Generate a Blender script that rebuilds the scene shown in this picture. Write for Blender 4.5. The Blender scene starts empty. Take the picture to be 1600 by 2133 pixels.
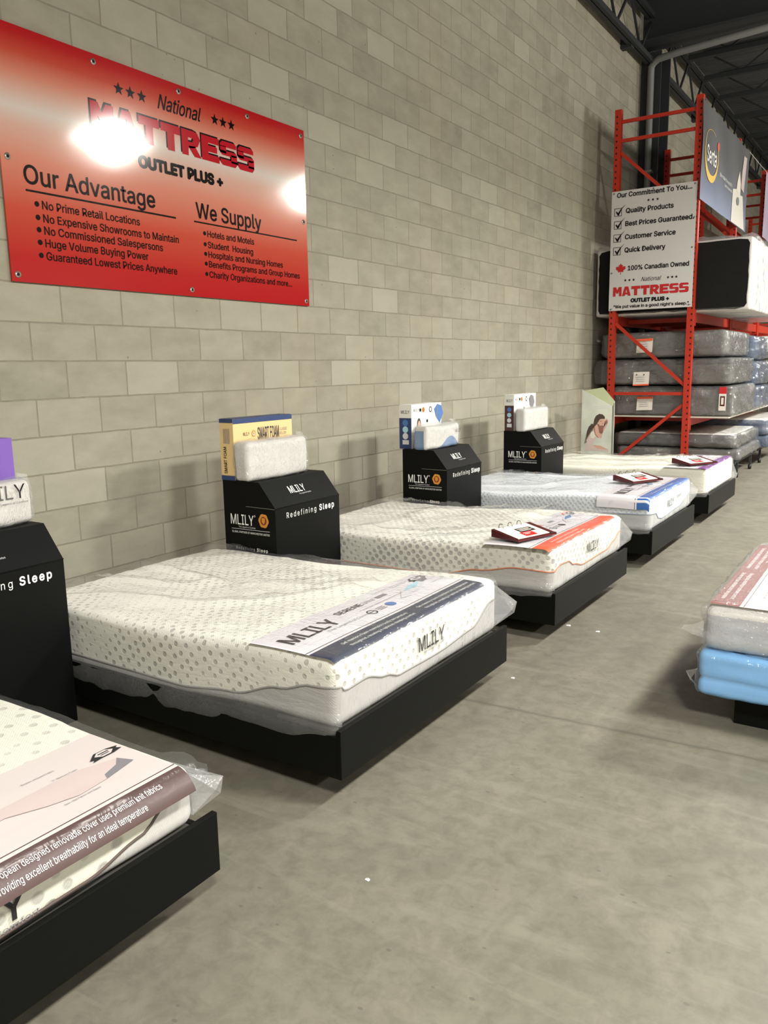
import bpy, math, random
from mathutils import Vector, Matrix, noise
from math import sin, cos, pi, radians, sqrt

random.seed(7)
SC = bpy.context.scene
COL = SC.collection

# ------------------------------------------------------------------ camera
cam_d = bpy.data.cameras.new('camera')
cam_d.sensor_fit = 'VERTICAL'
cam_d.sensor_height = 24.0
cam_d.sensor_width = 18.0
cam_d.lens = 24.0 * 1682.565 / 2133.0
cam_d.clip_start = 0.05
cam_d.clip_end = 200
cam = bpy.data.objects.new('camera', cam_d)
COL.objects.link(cam)
YAW, PITCH, ROLL = 0.583158175, -0.176487657, 0.0185322294
Rz = Matrix.Rotation(YAW, 3, 'Z')
Rx = Matrix.Rotation(PITCH, 3, 'X')
Ry = Matrix.Rotation(ROLL, 3, 'Y')
RR = Rz @ Rx @ Ry                       # columns: right, forward, up
right, fwd, up = RR.col[0], RR.col[1], RR.col[2]
M3 = Matrix((right, up, -fwd)).transposed()
cam.matrix_world = Matrix.Translation((3.96232, -2.83845, 1.55703)) @ M3.to_4x4()
SC.camera = cam

# ------------------------------------------------------------------ colour management, world, lamps
SC.view_settings.view_transform = 'Standard'
SC.view_settings.look = 'None'
SC.view_settings.gamma = 1.0
SC.view_settings.use_curve_mapping = False
SC.view_settings.exposure = 0.0
SC.cycles.use_denoising = True
SC.cycles.transparent_max_bounces = 24
SC.cycles.max_bounces = 8
SC.cycles.diffuse_bounces = 4
SC.cycles.glossy_bounces = 3
SC.cycles.sample_clamp_indirect = 6.0
W = bpy.data.worlds.new('world')
W.use_nodes = True
W.node_tree.nodes['Background'].inputs[0].default_value = (0.8, 0.9, 1.0, 1)
W.node_tree.nodes['Background'].inputs[1].default_value = 0.02
SC.world = W


def lamp(x, y, z, power, sx=1.25, sy=0.55, c=(1.0, 0.98, 0.905), spread=160):
    l = bpy.data.lights.new('high_bay_or_fill_lamp', 'AREA')
    l.shape = 'RECTANGLE'
    l.size = sx
    l.size_y = sy
    l.energy = power
    l.color = c
    l.spread = radians(spread)
    o = bpy.data.objects.new('high_bay_or_fill_lamp', l)
    o.location = (x, y, z)
    COL.objects.link(o)
    return o


def glow(x, y, z, power, c=(1.0, 0.98, 0.905)):
    # extra point light added at a lamp's spot, sideways spill to brighten the upper wall
    l = bpy.data.lights.new('added_side_glow', 'POINT')
    l.shadow_soft_size = 0.22
    l.energy = power
    l.color = c
    o = bpy.data.objects.new('added_side_glow', l)
    o.location = (x, y, z)
    COL.objects.link(o)


# row of high-bay lamps hanging over the aisle (it mirrors in the red sign)
for yy, pw_ in ((-3.6, 540), (0.7, 340), (5.02, 640), (9.36, 640), (13.6, 520), (17.9, 520)):
    lamp(5.6, yy, 4.70, pw_ * 0.72, 0.6, 0.85)
    glow(5.6, yy, 4.68, pw_ * 0.50)
for yy, pw_ in ((-3.6, 380), (0.7, 220), (5.02, 220), (9.36, 220)):  # second row, out of view, added as ambient fill
    lamp(10.2, yy, 4.70, pw_, 0.6, 0.85)



# ------------------------------------------------------------------ material helpers
def lin(c):
    def f(v):
        v /= 255.0
        return v / 12.92 if v <= 0.04045 else ((v + 0.055) / 1.055) ** 2.4
    return tuple(f(v) for v in c) + (1.0,)


class NT:
    def __init__(s, name):
        s.m = bpy.data.materials.new(name)
        s.m.use_nodes = True
        s.t = s.m.node_tree
        s.t.nodes.clear()
        s.out = s.t.nodes.new('ShaderNodeOutputMaterial')

    def n(s, kind, props=None, **ins):
        nd = s.t.nodes.new('ShaderNode' + kind)
        for k, v in (props or {}).items():
            setattr(nd, k, v)
        for k, v in ins.items():
            key = int(k[1:]) if k[0] == '_' and k[1:].isdigit() else k.replace('_', ' ')
            s.set(nd.inputs[key], v)
        return nd

    def set(s, sock, v):
        if isinstance(v, bpy.types.NodeSocket):
            s.t.links.new(v, sock)
        else:
            sock.default_value = v

    def math(s, op, a, b=0.0, c=0.0, clamp=False):
        nd = s.n('Math', {'operation': op, 'use_clamp': clamp})
        s.set(nd.inputs[0], a)
        s.set(nd.inputs[1], b)
        if len(nd.inputs) > 2:
            s.set(nd.inputs[2], c)
        return nd.outputs[0]

    def mix(s, f, a, b, mode='MIX'):
        nd = s.n('Mix', {'data_type': 'RGBA', 'blend_type': mode})
        s.set(nd.inputs[0], f)
        s.set(nd.inputs[6], a)
        s.set(nd.inputs[7], b)
        return nd.outputs[2]

    def ramp(s, f, stops, interp='LINEAR'):
        nd = s.n('ValToRGB')
        s.set(nd.inputs[0], f)
        cr = nd.color_ramp
        cr.interpolation = interp
        while len(cr.elements) < len(stops):
            cr.elements.new(0.5)
        for e, (p, c) in zip(cr.elements, stops):
            e.position = p
            e.color = c if len(c) == 4 else tuple(c) + (1,)
        return nd.outputs[0]

    def bsdf(s, col, rough=0.5, bump=None, **kw):
        b = s.n('BsdfPrincipled')
        s.set(b.inputs['Base Color'], col)
        s.set(b.inputs['Roughness'], rough)
        for k, v in kw.items():
            s.set(b.inputs[k.replace('_', ' ')], v)
        if bump is not None:
            s.t.links.new(bump, b.inputs['Normal'])
        return b

    def done(s, sh):
        s.t.links.new(sh, s.out.inputs[0])
        return s.m

    def coord(s, which='Object'):
        return s.n('TexCoord').outputs[which]

    def noise(s, vec, scale, detail=3, rough=0.5, dist=0.0):
        nd = s.n('TexNoise', Scale=scale, Detail=detail, Roughness=rough, Distortion=dist)
        s.set(nd.inputs['Vector'], vec)
        return nd.outputs[0]

    def mapv(s, vec, scale=(1, 1, 1), loc=(0, 0, 0), rot=(0, 0, 0)):
        nd = s.n('Mapping')
        s.set(nd.inputs[0], vec)
        nd.inputs[1].default_value = loc
        nd.inputs[2].default_value = rot
        nd.inputs[3].default_value = scale
        return nd.outputs[0]

    def bump(s, h, strength=0.3, dist=0.01, normal=None):
        nd = s.n('Bump', Strength=strength, Distance=dist)
        s.set(nd.inputs['Height'], h)
        if normal is not None:
            s.set(nd.inputs['Normal'], normal)
        return nd.outputs[0]


def simple(name, rgb, rough=0.5, spec=0.5, metal=0.0, grain=0.0, coat=0.0):
    t = NT(name)
    c = lin(rgb)
    bump = None
    colour = c
    if grain:
        nz = t.noise(t.coord(), 60, 4)
        colour = t.mix(nz, tuple(v * (1 - grain) for v in c[:3]) + (1,), tuple(min(1, v * (1 + grain)) for v in c[:3]) + (1,))
        bump = t.bump(nz, 0.12, 0.002)
    b = t.bsdf(colour, rough, bump, Metallic=metal, Specular_IOR_Level=spec, Coat_Weight=coat)
    return t.done(b.outputs[0])


M = {}
M['ink'] = simple('black_ink', (20, 19, 20), 0.55, 0.12)
M['ink_grey'] = simple('grey_ink', (120, 118, 124), 0.6)
M['ink_white'] = simple('white_ink', (235, 235, 232), 0.5)
M['ink_red'] = simple('red_ink', (190, 28, 36), 0.45)
M['ink_orange'] = simple('orange_ink', (232, 96, 60), 0.6)
M['ink_blue'] = simple('blue_ink', (70, 110, 170), 0.6)
M['ink_teal'] = simple('pale_blue_ink', (160, 200, 214), 0.6)
M['ink_pinkgrey'] = simple('pink_grey_ink', (196, 178, 176), 0.6)
M['ink_lightgrey'] = simple('light_grey_ink', (205, 203, 208), 0.6)
M['gold'] = simple('gold_ink', (196, 132, 44), 0.5)
M['crest_red'] = simple('crest_red_ink', (120, 40, 20), 0.5)
M['steel'] = simple('screw_steel', (190, 188, 180), 0.35, 0.5, 0.8)
M['black_card'] = simple('black_card', (9, 10, 10), 0.55, 0.12, grain=0.1)
M['dark_edge'] = simple('worn_card_edge', (120, 118, 110), 0.7)
M['platform'] = simple('black_laminate', (9, 10, 9), 0.5, 0.13, grain=0.15)
M['deck'] = simple('grey_deck_board', (62, 60, 57), 0.6)
M['paper'] = simple('label_paper', (214, 209, 214), 0.5)
M['paper_pink'] = simple('pink_label_paper', (204, 193, 191), 0.5)
M['navy'] = simple('navy_print', (36, 42, 64), 0.5)
M['orange'] = simple('orange_print', (238, 84, 50), 0.5)
M['blue'] = simple('blue_print', (48, 94, 164), 0.5)
M['purple'] = simple('purple_print', (112, 52, 132), 0.5)
M['brown'] = simple('brown_print', (70, 44, 41), 0.5)
M['rose'] = simple('dusty_rose_print', (122, 66, 64), 0.5)
M['rack'] = simple('orange_red_powder_coat', (178, 46, 28), 0.42, 0.4, grain=0.12)
M['hole'] = simple('dark_hole', (20, 12, 10), 0.9)
M['binder'] = simple('black_red_vinyl', (74, 12, 17), 0.35)
M['binder_black'] = simple('black_vinyl', (24, 20, 22), 0.35)
M['page'] = simple('page_paper', (234, 226, 214), 0.5)
M['ring'] = simple('ring_metal', (150, 145, 140), 0.25, 0.5, 1.0)
M['white_vinyl'] = simple('white_vinyl', (205, 203, 202), 0.3, 0.5)
M['steel_dark'] = simple('dark_painted_steel', (45, 47, 50), 0.6, 0.25, grain=0.2)
M['pipe'] = simple('grey_pipe', (112, 113, 112), 0.5, 0.4)
M['white_foam'] = simple('white_pillow_cloth', (204, 201, 196), 0.8, grain=0.03)
M['blue_foam'] = simple('blue_pillow_cloth', (92, 126, 168), 0.8, grain=0.06)
M['box_cream'] = simple('cream_carton', (222, 192, 138), 0.5)
M['box_navy'] = simple('navy_carton', (40, 60, 104), 0.45)
M['box_white'] = simple('white_carton', (226, 224, 220), 0.45)
M['box_maroon'] = simple('maroon_carton', (72, 44, 46), 0.45)
M['box_purple'] = simple('purple_carton', (116, 82, 168), 0.5)
M['skin'] = simple('printed_skin', (206, 164, 146), 0.5)
M['skin_dark'] = simple('printed_skin_shade', (142, 96, 84), 0.5)
M['hair'] = simple('printed_hair', (72, 58, 50), 0.5)
M['hair_light'] = simple('printed_hair_light', (126, 116, 104), 0.5)
M['dress'] = simple('printed_dress', (206, 186, 184), 0.5)
M['dress_dark'] = simple('printed_dress_shade', (150, 130, 128), 0.5)
M['sheet_green'] = simple('olive_card', (140, 146, 112), 0.55)
M['foundation_blue'] = None
M['wood_board'] = simple('pale_board', (196, 188, 176), 0.6)
M['caster'] = simple('black_rubber', (22, 20, 18), 0.6)
M['tag_white'] = simple('tag_card', (222, 214, 206), 0.5)
M['rubber_white'] = simple('white_fabric', (220, 214, 204), 0.7, grain=0.05)


def m_wall():
    t = NT('concrete_block_wall')
    co = t.coord()
    sep = t.n('SeparateXYZ')
    t.set(sep.inputs[0], co)
    wob = t.noise(co, 5.0, 3)
    off = t.math('MULTIPLY', t.math('SUBTRACT', wob, 0.5), 0.010)
    cmb = t.n('CombineXYZ')
    t.set(cmb.inputs[0], t.math('ADD', sep.outputs[1], off))
    t.set(cmb.inputs[1], t.math('ADD', sep.outputs[2], off))
    def brick(ms, sm):
        b = t.n('TexBrick', {'offset': 0.5, 'offset_frequency': 2, 'squash': 1.0}, Scale=1.0)
        t.set(b.inputs['Vector'], cmb.outputs[0])
        b.inputs['Color1'].default_value = (0, 0, 0, 1)
        b.inputs['Color2'].default_value = (1, 1, 1, 1)
        b.inputs['Mortar'].default_value = (0.5, 0.5, 0.5, 1)
        b.inputs['Mortar Size'].default_value = ms
        b.inputs['Mortar Smooth'].default_value = sm
        b.inputs['Bias'].default_value = 0.0
        b.inputs['Brick Width'].default_value = 0.4064
        b.inputs['Row Height'].default_value = 0.2032
        return b
    b = brick(0.0048, 0.25)
    tone = t.ramp(b.outputs[0], [(0.0, (0.250, 0.234, 0.184)), (0.35, (0.288, 0.268, 0.211)), (0.8, (0.314, 0.294, 0.234)), (1.0, (0.372, 0.353, 0.287))])
    # fine grain, blotches and horizontal wipes of each block's face
    g = t.noise(co, 130, 4, 0.7)
    big = t.noise(t.mapv(co, (1, 1.4, 3.0)), 2.6, 4, 0.6)
    col = t.mix(t.math('MULTIPLY', g, 0.30), tone, (0.16, 0.15, 0.12, 1))
    col = t.mix(t.ramp(big, [(0.35, (0, 0, 0)), (0.75, (0.5, 0.5, 0.5))]), col, (0.40, 0.375, 0.30, 1))
    warm = t.noise(co, 1.1, 3)
    col = t.mix(t.ramp(warm, [(0.5, (0, 0, 0)), (0.8, (0.28, 0.28, 0.28))]), col, (0.33, 0.27, 0.19, 1))
    # pock marks
    pk = t.n('TexVoronoi', Scale=7.0)
    t.set(pk.inputs['Vector'], co)
    col = t.mix(t.math('MULTIPLY', t.math('LESS_THAN', pk.outputs[0], 0.045), 0.6), col, (0.10, 0.095, 0.08, 1))
    mort = t.mix(t.noise(co, 18, 3), (0.17, 0.155, 0.115, 1), (0.27, 0.25, 0.195, 1))
    col = t.mix(b.outputs[1], col, mort)
    h = t.math('ADD', t.math('MULTIPLY', b.outputs[1], -1.0), t.math('MULTIPLY', g, 0.22))
    h = t.math('ADD', h, t.math('MULTIPLY', t.noise(co, 9, 3), 0.5))
    h = t.math('ADD', h, t.math('MULTIPLY', b.outputs[0], 0.35))
    bp = t.bump(h, 0.55, 0.006)
    return t.done(t.bsdf(col, 0.88, bp, Specular_IOR_Level=0.2).outputs[0])


def m_floor():
    t = NT('polished_concrete')
    co = t.coord()
    a = t.noise(co, 0.55, 5, 0.6, 0.4)
    bq = t.noise(co, 3.2, 5, 0.65, 0.6)
    c = t.noise(co, 70, 3, 0.6)
    col = t.ramp(a, [(0.3, (0.112, 0.107, 0.082)), (0.5, (0.143, 0.137, 0.105)), (0.72, (0.172, 0.165, 0.127)),])
    col = t.mix(t.ramp(bq, [(0.32, (0, 0, 0)), (0.66, (0.75, 0.75, 0.75))]), col, (0.196, 0.175, 0.138, 1))
    md = t.noise(co, 13.0, 5, 0.7, 0.4)
    col = t.mix(t.ramp(md, [(0.36, (0.55, 0.55, 0.55)), (0.60, (0, 0, 0))]), col, (0.098, 0.092, 0.068, 1))
    col = t.mix(t.math('MULTIPLY', c, 0.30), col, (0.086, 0.083, 0.068, 1))
    # pale trowel arcs and tyre streaks
    st = t.noise(t.mapv(co, (0.9, 7.0, 1), rot=(0, 0, 0.55)), 0.9, 4, 0.6, 1.2)
    col = t.mix(t.ramp(st, [(0.56, (0, 0, 0)), (0.68, (0.24, 0.24, 0.24))]), col, (0.235, 0.226, 0.182, 1))
    st2 = t.noise(t.mapv(co, (6.0, 0.5, 1), rot=(0, 0, 0.35)), 1.2, 3, 0.6, 0.8)
    col = t.mix(t.ramp(st2, [(0.58, (0, 0, 0)), (0.72, (0.14, 0.14, 0.14))]), col, (0.24, 0.231, 0.187, 1))
    # small dark specks
    v = t.n('TexVoronoi', {'distance': 'EUCLIDEAN'}, Scale=11.0)
    t.set(v.inputs['Vector'], t.mapv(co, (1, 1.6, 1)))
    keep = t.noise(co, 1.3, 2)
    spk = t.math('MULTIPLY', t.math('LESS_THAN', v.outputs[0], 0.09), t.math('GREATER_THAN', keep, 0.50))
    col = t.mix(t.math('MULTIPLY', spk, 0.65), col, (0.09, 0.085, 0.07, 1))
    # sawn control joint across the aisle
    sep = t.n('SeparateXYZ')
    t.set(sep.inputs[0], co)
    jy = t.math('ADD', t.math('MULTIPLY', sep.outputs[0], 0.055), 0.262)
    jd = t.math('ABSOLUTE', t.math('SUBTRACT', sep.outputs[1], t.math('ADD', jy, t.math('MULTIPLY', t.math('SUBTRACT', t.noise(co, 14, 3), 0.5), 0.012))))
    jm = t.math('LESS_THAN', jd, 0.005)
    jsoft = t.math('MULTIPLY', t.math('SUBTRACT', 1.0, t.math('MULTIPLY', jd, 40, clamp=True)), 0.5, clamp=True)
    col = t.mix(jsoft, col, (0.08, 0.076, 0.06, 1))
    col = t.mix(t.math('MULTIPLY', jm, 0.7), col, (0.10, 0.095, 0.075, 1))
    rough = t.math('ADD', t.math('MULTIPLY', bq, 0.25), 0.38)
    bp = t.bump(t.math('ADD', t.math('MULTIPLY', c, 0.3), bq), 0.08, 0.004)
    return t.done(t.bsdf(col, rough, bp, Specular_IOR_Level=0.4).outputs[0])


def m_ceiling():
    t = NT('dark_corrugated_deck')
    co = t.coord()
    w = t.n('TexWave', {'wave_type': 'BANDS', 'bands_direction': 'Y', 'wave_profile': 'SIN'}, Scale=2.0)
    t.set(w.inputs['Vector'], co)
    bp = t.bump(w.outputs[1], 0.8, 0.03)
    col = t.mix(t.noise(co, 2, 3), (0.035, 0.038, 0.042, 1), (0.055, 0.058, 0.062, 1))
    return t.done(t.bsdf(col, 0.7, bp).outputs[0])


def m_plain(name, rgb, rough=0.8):
    t = NT(name)
    nz = t.noise(t.coord(), 1.5, 3)
    c = lin(rgb)
    col = t.mix(nz, tuple(v * 0.85 for v in c[:3]) + (1,), c)
    return t.done(t.bsdf(col, rough).outputs[0])


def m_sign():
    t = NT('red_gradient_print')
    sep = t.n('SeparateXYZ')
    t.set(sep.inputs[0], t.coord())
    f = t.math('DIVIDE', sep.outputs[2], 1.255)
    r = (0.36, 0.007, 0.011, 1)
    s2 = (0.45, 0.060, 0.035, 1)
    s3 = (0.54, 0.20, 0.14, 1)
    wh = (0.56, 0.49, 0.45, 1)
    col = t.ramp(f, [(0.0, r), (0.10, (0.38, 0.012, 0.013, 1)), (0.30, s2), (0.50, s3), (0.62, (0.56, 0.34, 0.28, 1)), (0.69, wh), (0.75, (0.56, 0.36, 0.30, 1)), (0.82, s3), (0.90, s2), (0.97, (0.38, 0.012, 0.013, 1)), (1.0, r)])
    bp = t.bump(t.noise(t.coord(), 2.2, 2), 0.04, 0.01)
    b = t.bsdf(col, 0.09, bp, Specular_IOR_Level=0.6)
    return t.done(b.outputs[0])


def m_banner():
    t = NT('grey_blue_banner_print')
    sep = t.n('SeparateXYZ')
    t.set(sep.inputs[0], t.coord())
    f = t.math('DIVIDE', t.math('SUBTRACT', sep.outputs[2], 3.55), 1.25)
    col = t.ramp(f, [(0.0, (0.13, 0.175, 0.31, 1)), (0.2, (0.085, 0.112, 0.21, 1)), (0.42, (0.065, 0.07, 0.10, 1)), (0.6, (0.062, 0.062, 0.067, 1)), (1.0, (0.075, 0.075, 0.078, 1))])
    return t.done(t.bsdf(col, 0.45).outputs[0])


def m_lilac():
    t = NT('lilac_banner_print')
    nz = t.noise(t.coord(), 2.5, 3)
    col = t.mix(nz, (0.30, 0.22, 0.42, 1), (0.62, 0.56, 0.66, 1))
    return t.done(t.bsdf(col, 0.45).outputs[0])


def m_poster():
    t = NT('pale_poster_print')
    nz = t.noise(t.coord(), 2.4, 3)
    col = t.ramp(nz, [(0.3, (0.42, 0.46, 0.42)), (0.6, (0.66, 0.68, 0.60))])
    return t.done(t.bsdf(col, 0.4).outputs[0])


def m_knit(name, dot_scale, dot_r, dot_col, low_col, up_col=(0.76, 0.745, 0.665, 1), thr=0.5, amount=0.75):
    """white bubble-knit above the piping, plain border below it"""
    t = NT(name)
    uv = t.n('UVMap').outputs[0]
    at = t.n('Attribute', {'attribute_name': 'border'})
    upper = t.math('GREATER_THAN', at.outputs['Fac'], 0.0)
    rot = t.mapv(uv, (1, 1, 1), rot=(0, 0, 0.9))
    v = t.n('TexVoronoi', {'voronoi_dimensions': '2D'}, Scale=dot_scale, Randomness=0.28)
    t.set(v.inputs['Vector'], rot)
    cl = t.noise(uv, 2.3, 2, 0.5, 0.5)
    cl = t.ramp(cl, [(thr - 0.12, (0, 0, 0)), (thr + 0.14, (1, 1, 1))])
    rad = t.math('MULTIPLY', t.math('ADD', 0.45, t.math('MULTIPLY', cl, 0.55)), dot_r)
    dot = t.math('SUBTRACT', 1.0, t.math('DIVIDE', v.outputs[0], rad), clamp=True)
    dm = t.math('MULTIPLY', t.math('MULTIPLY', dot, 2.5, clamp=True), t.math('ADD', t.math('MULTIPLY', cl, 0.65), 0.35))
    # knit weave
    wv = t.n('TexWave', {'bands_direction': 'DIAGONAL'}, Scale=60.0, Distortion=1.0)
    t.set(wv.inputs['Vector'], uv)
    base = t.mix(t.noise(uv, 2.0, 3), up_col, tuple(min(1, c * 1.05) for c in up_col[:3]) + (1,))
    top = t.mix(t.math('MULTIPLY', dm, amount), base, dot_col)
    low = t.mix(t.noise(t.mapv(uv, (8, 40, 1)), 3.0, 3), low_col, tuple(c * 0.86 for c in low_col[:3]) + (1,))
    col = t.mix(upper, low, top)
    h = t.math('SUBTRACT', t.math('MULTIPLY', wv.outputs[1], 0.10), t.math('MULTIPLY', t.math('MULTIPLY', dm, upper), 1.0))
    pk = t.noise(t.mapv(uv, (3.0, 14.0, 1), rot=(0, 0, 0.4)), 2.2, 3, 0.6, 1.0)
    h = t.math('ADD', h, t.math('MULTIPLY', pk, 1.2))
    bp = t.bump(h, 0.5, 0.006)
    return t.done(t.bsdf(col, 0.8, bp, Specular_IOR_Level=0.25, Sheen_Weight=0.15).outputs[0])


def m_plastic(name, tint=(0.97, 0.975, 0.98, 1), haze=0.06, gloss=0.07, scale=1.0, bump=0.5, fresmul=1.0):
    t = NT(name)
    co = t.coord()
    n1 = t.noise(t.mapv(co, (2.0, 9.0, 6.0), rot=(0, 0, 0.5)), 2.4 * scale, 2, 0.5, 1.4)
    n2 = t.noise(t.mapv(co, (8.0, 2.0, 5.0), rot=(0, 0, -0.3)), 3.0 * scale, 2, 0.5, 1.2)
    h = t.math('ADD', t.math('ABSOLUTE', t.math('SUBTRACT', n1, 0.5)), t.math('ABSOLUTE', t.math('SUBTRACT', n2, 0.5)))
    bp = t.bump(h, bump, 0.03)
    tr = t.n('BsdfTransparent', Color=tint)
    gl = t.n('BsdfGlossy', Roughness=gloss)
    gl.inputs['Color'].default_value = (1, 1, 1, 1)
    t.t.links.new(bp, gl.inputs['Normal'])
    df = t.n('BsdfDiffuse', Color=(0.85, 0.86, 0.87, 1))
    fr = t.n('LayerWeight', Blend=0.5)
    t.t.links.new(bp, fr.inputs['Normal'])
    f = t.math('ADD', t.math('MULTIPLY', t.math('POWER', fr.outputs[1], 5.0), 0.45 * fresmul), 0.035 * fresmul, clamp=True)
    m1 = t.n('MixShader')
    t.set(m1.inputs[0], haze)
    t.t.links.new(tr.outputs[0], m1.inputs[1])
    t.t.links.new(df.outputs[0], m1.inputs[2])
    m2 = t.n('MixShader')
    t.set(m2.inputs[0], f)
    t.t.links.new(m1.outputs[0], m2.inputs[1])
    t.t.links.new(gl.outputs[0], m2.inputs[2])
    return t.done(m2.outputs[0])


def m_fabric(name, c1, c2, rough=0.85, band=None):
    t = NT(name)
    co = t.coord()
    col = t.mix(t.noise(t.mapv(co, (1, 1, 3)), 6, 4), c1, c2)
    bp = t.bump(t.noise(co, 160, 2), 0.3, 0.002)
    return t.done(t.bsdf(col, rough, bp, Specular_IOR_Level=0.2).outputs[0])


M['wall'] = m_wall()
M['floor'] = m_floor()
M['ceiling'] = m_ceiling()
M['shell'] = m_plain('warehouse_shell', (176, 170, 152))
M['sign'] = m_sign()
M['banner'] = m_banner()
M['lilac'] = m_lilac()
M['poster'] = m_poster()
M['plastic'] = m_plastic('clear_plastic_wrap', tint=(0.965, 0.97, 0.975, 1), haze=0.035, gloss=0.08, bump=0.35, fresmul=1.4)
M['plastic_smooth'] = m_plastic('smooth_plastic_wrap', tint=(0.97, 0.975, 0.98, 1), haze=0.02, gloss=0.22, bump=0.08, fresmul=0.35)
M['plastic_crinkled'] = m_plastic('crinkled_plastic_wrap', haze=0.10, gloss=0.10, scale=2.2, bump=0.9, fresmul=1.4)
M['plastic_rack'] = m_plastic('heavy_plastic_wrap', haze=0.05, gloss=0.09, scale=0.8, bump=1.0, fresmul=2.6)
M['plastic_hem'] = m_plastic('hanging_plastic_hem', haze=0.10, gloss=0.12, scale=1.5, bump=0.5, fresmul=1.5)
M['plastic_flap'] = m_plastic('stiff_plastic_flap', haze=0.16, gloss=0.12, scale=2.0, bump=0.5, fresmul=1.5)
M['blue_wrap'] = m_plastic('blue_plastic_wrap', tint=(0.25, 0.50, 0.85, 1), haze=0.30, gloss=0.12, bump=0.6)
t_ = None
M['foundation_blue'] = m_fabric('light_blue_wrap', (0.18, 0.42, 0.76, 1), (0.24, 0.50, 0.84, 1), 0.3)
M['grey_fabric'] = m_fabric('grey_mattress_cloth', (0.085, 0.082, 0.078, 1), (0.108, 0.104, 0.098, 1))
M['charcoal_fabric'] = m_fabric('charcoal_mattress_cloth', (0.045, 0.045, 0.047, 1), (0.06, 0.06, 0.062, 1))
M['lightgrey_fabric'] = m_fabric('light_grey_cloth', (0.42, 0.43, 0.46, 1), (0.50, 0.51, 0.54, 1))
M['white_fabric'] = m_fabric('white_cloth', (0.62, 0.60, 0.57, 1), (0.70, 0.68, 0.65, 1))
M['black_fabric'] = m_fabric('black_dust_cover', (0.008, 0.008, 0.008, 1), (0.013, 0.013, 0.0125, 1), 0.9)
M['blue_fabric'] = m_fabric('blue_wrapped_cloth', (0.022, 0.042, 0.095, 1), (0.034, 0.062, 0.125, 1), 0.5)


# ------------------------------------------------------------------ text
_tc = {}
try:    # the plain sans shipped with Blender's own interface; the built-in font is used when it is absent
    import os
    FONT = bpy.data.fonts.load(os.path.join(bpy.utils.system_resource('DATAFILES', path='fonts'), 'Inter.woff2'))
except Exception:
    FONT = None


def text_geo(s, bold=0.0, shear=0.0, spacing=1.0):
    key = (s, bold, shear, spacing)
    if key in _tc:
        return _tc[key]
    cu = bpy.data.curves.new('t', 'FONT')
    if FONT is not None:
        cu.font = FONT
    cu.body = s
    cu.size = 1.0
    cu.shear = shear
    cu.space_character = spacing
    cu.resolution_u = 3
    cu.fill_mode = 'FRONT'
    ob = bpy.data.objects.new('t', cu)
    COL.objects.link(ob)
    dg = bpy.context.evaluated_depsgraph_get()
    ev = ob.evaluated_get(dg)
    me = ev.to_mesh()
    vs = [(v.co.x, v.co.y) for v in me.vertices]
    fs = [tuple(p.vertices) for p in me.polygons]
    ev.to_mesh_clear()
    bpy.data.objects.remove(ob)
    bpy.data.curves.remove(cu)
    x0 = min(v[0] for v in vs)
    x1 = max(v[0] for v in vs)
    if bold > 0:                      # heavier strokes: the outline stamped round a small circle
        n = len(vs)
        base = list(vs)
        fb = list(fs)
        K = 8 if bold < 0.03 else 12
        for k in range(K):
            a = 2 * pi * k / K
            fs += [tuple(i + n * (k + 1) for i in f) for f in fb]
            vs += [(x + bold * cos(a), y + bold * sin(a)) for x, y in base]
    vs = [((x - x0) / (x1 - x0), y) for x, y in vs]
    _tc[key] = (vs, fs)
    return _tc[key]


CAP = None


def cap_height():
    global CAP
    if CAP is None:
        vs, _ = text_geo('H')
        CAP = max(v[1] for v in vs)
    return CAP


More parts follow.
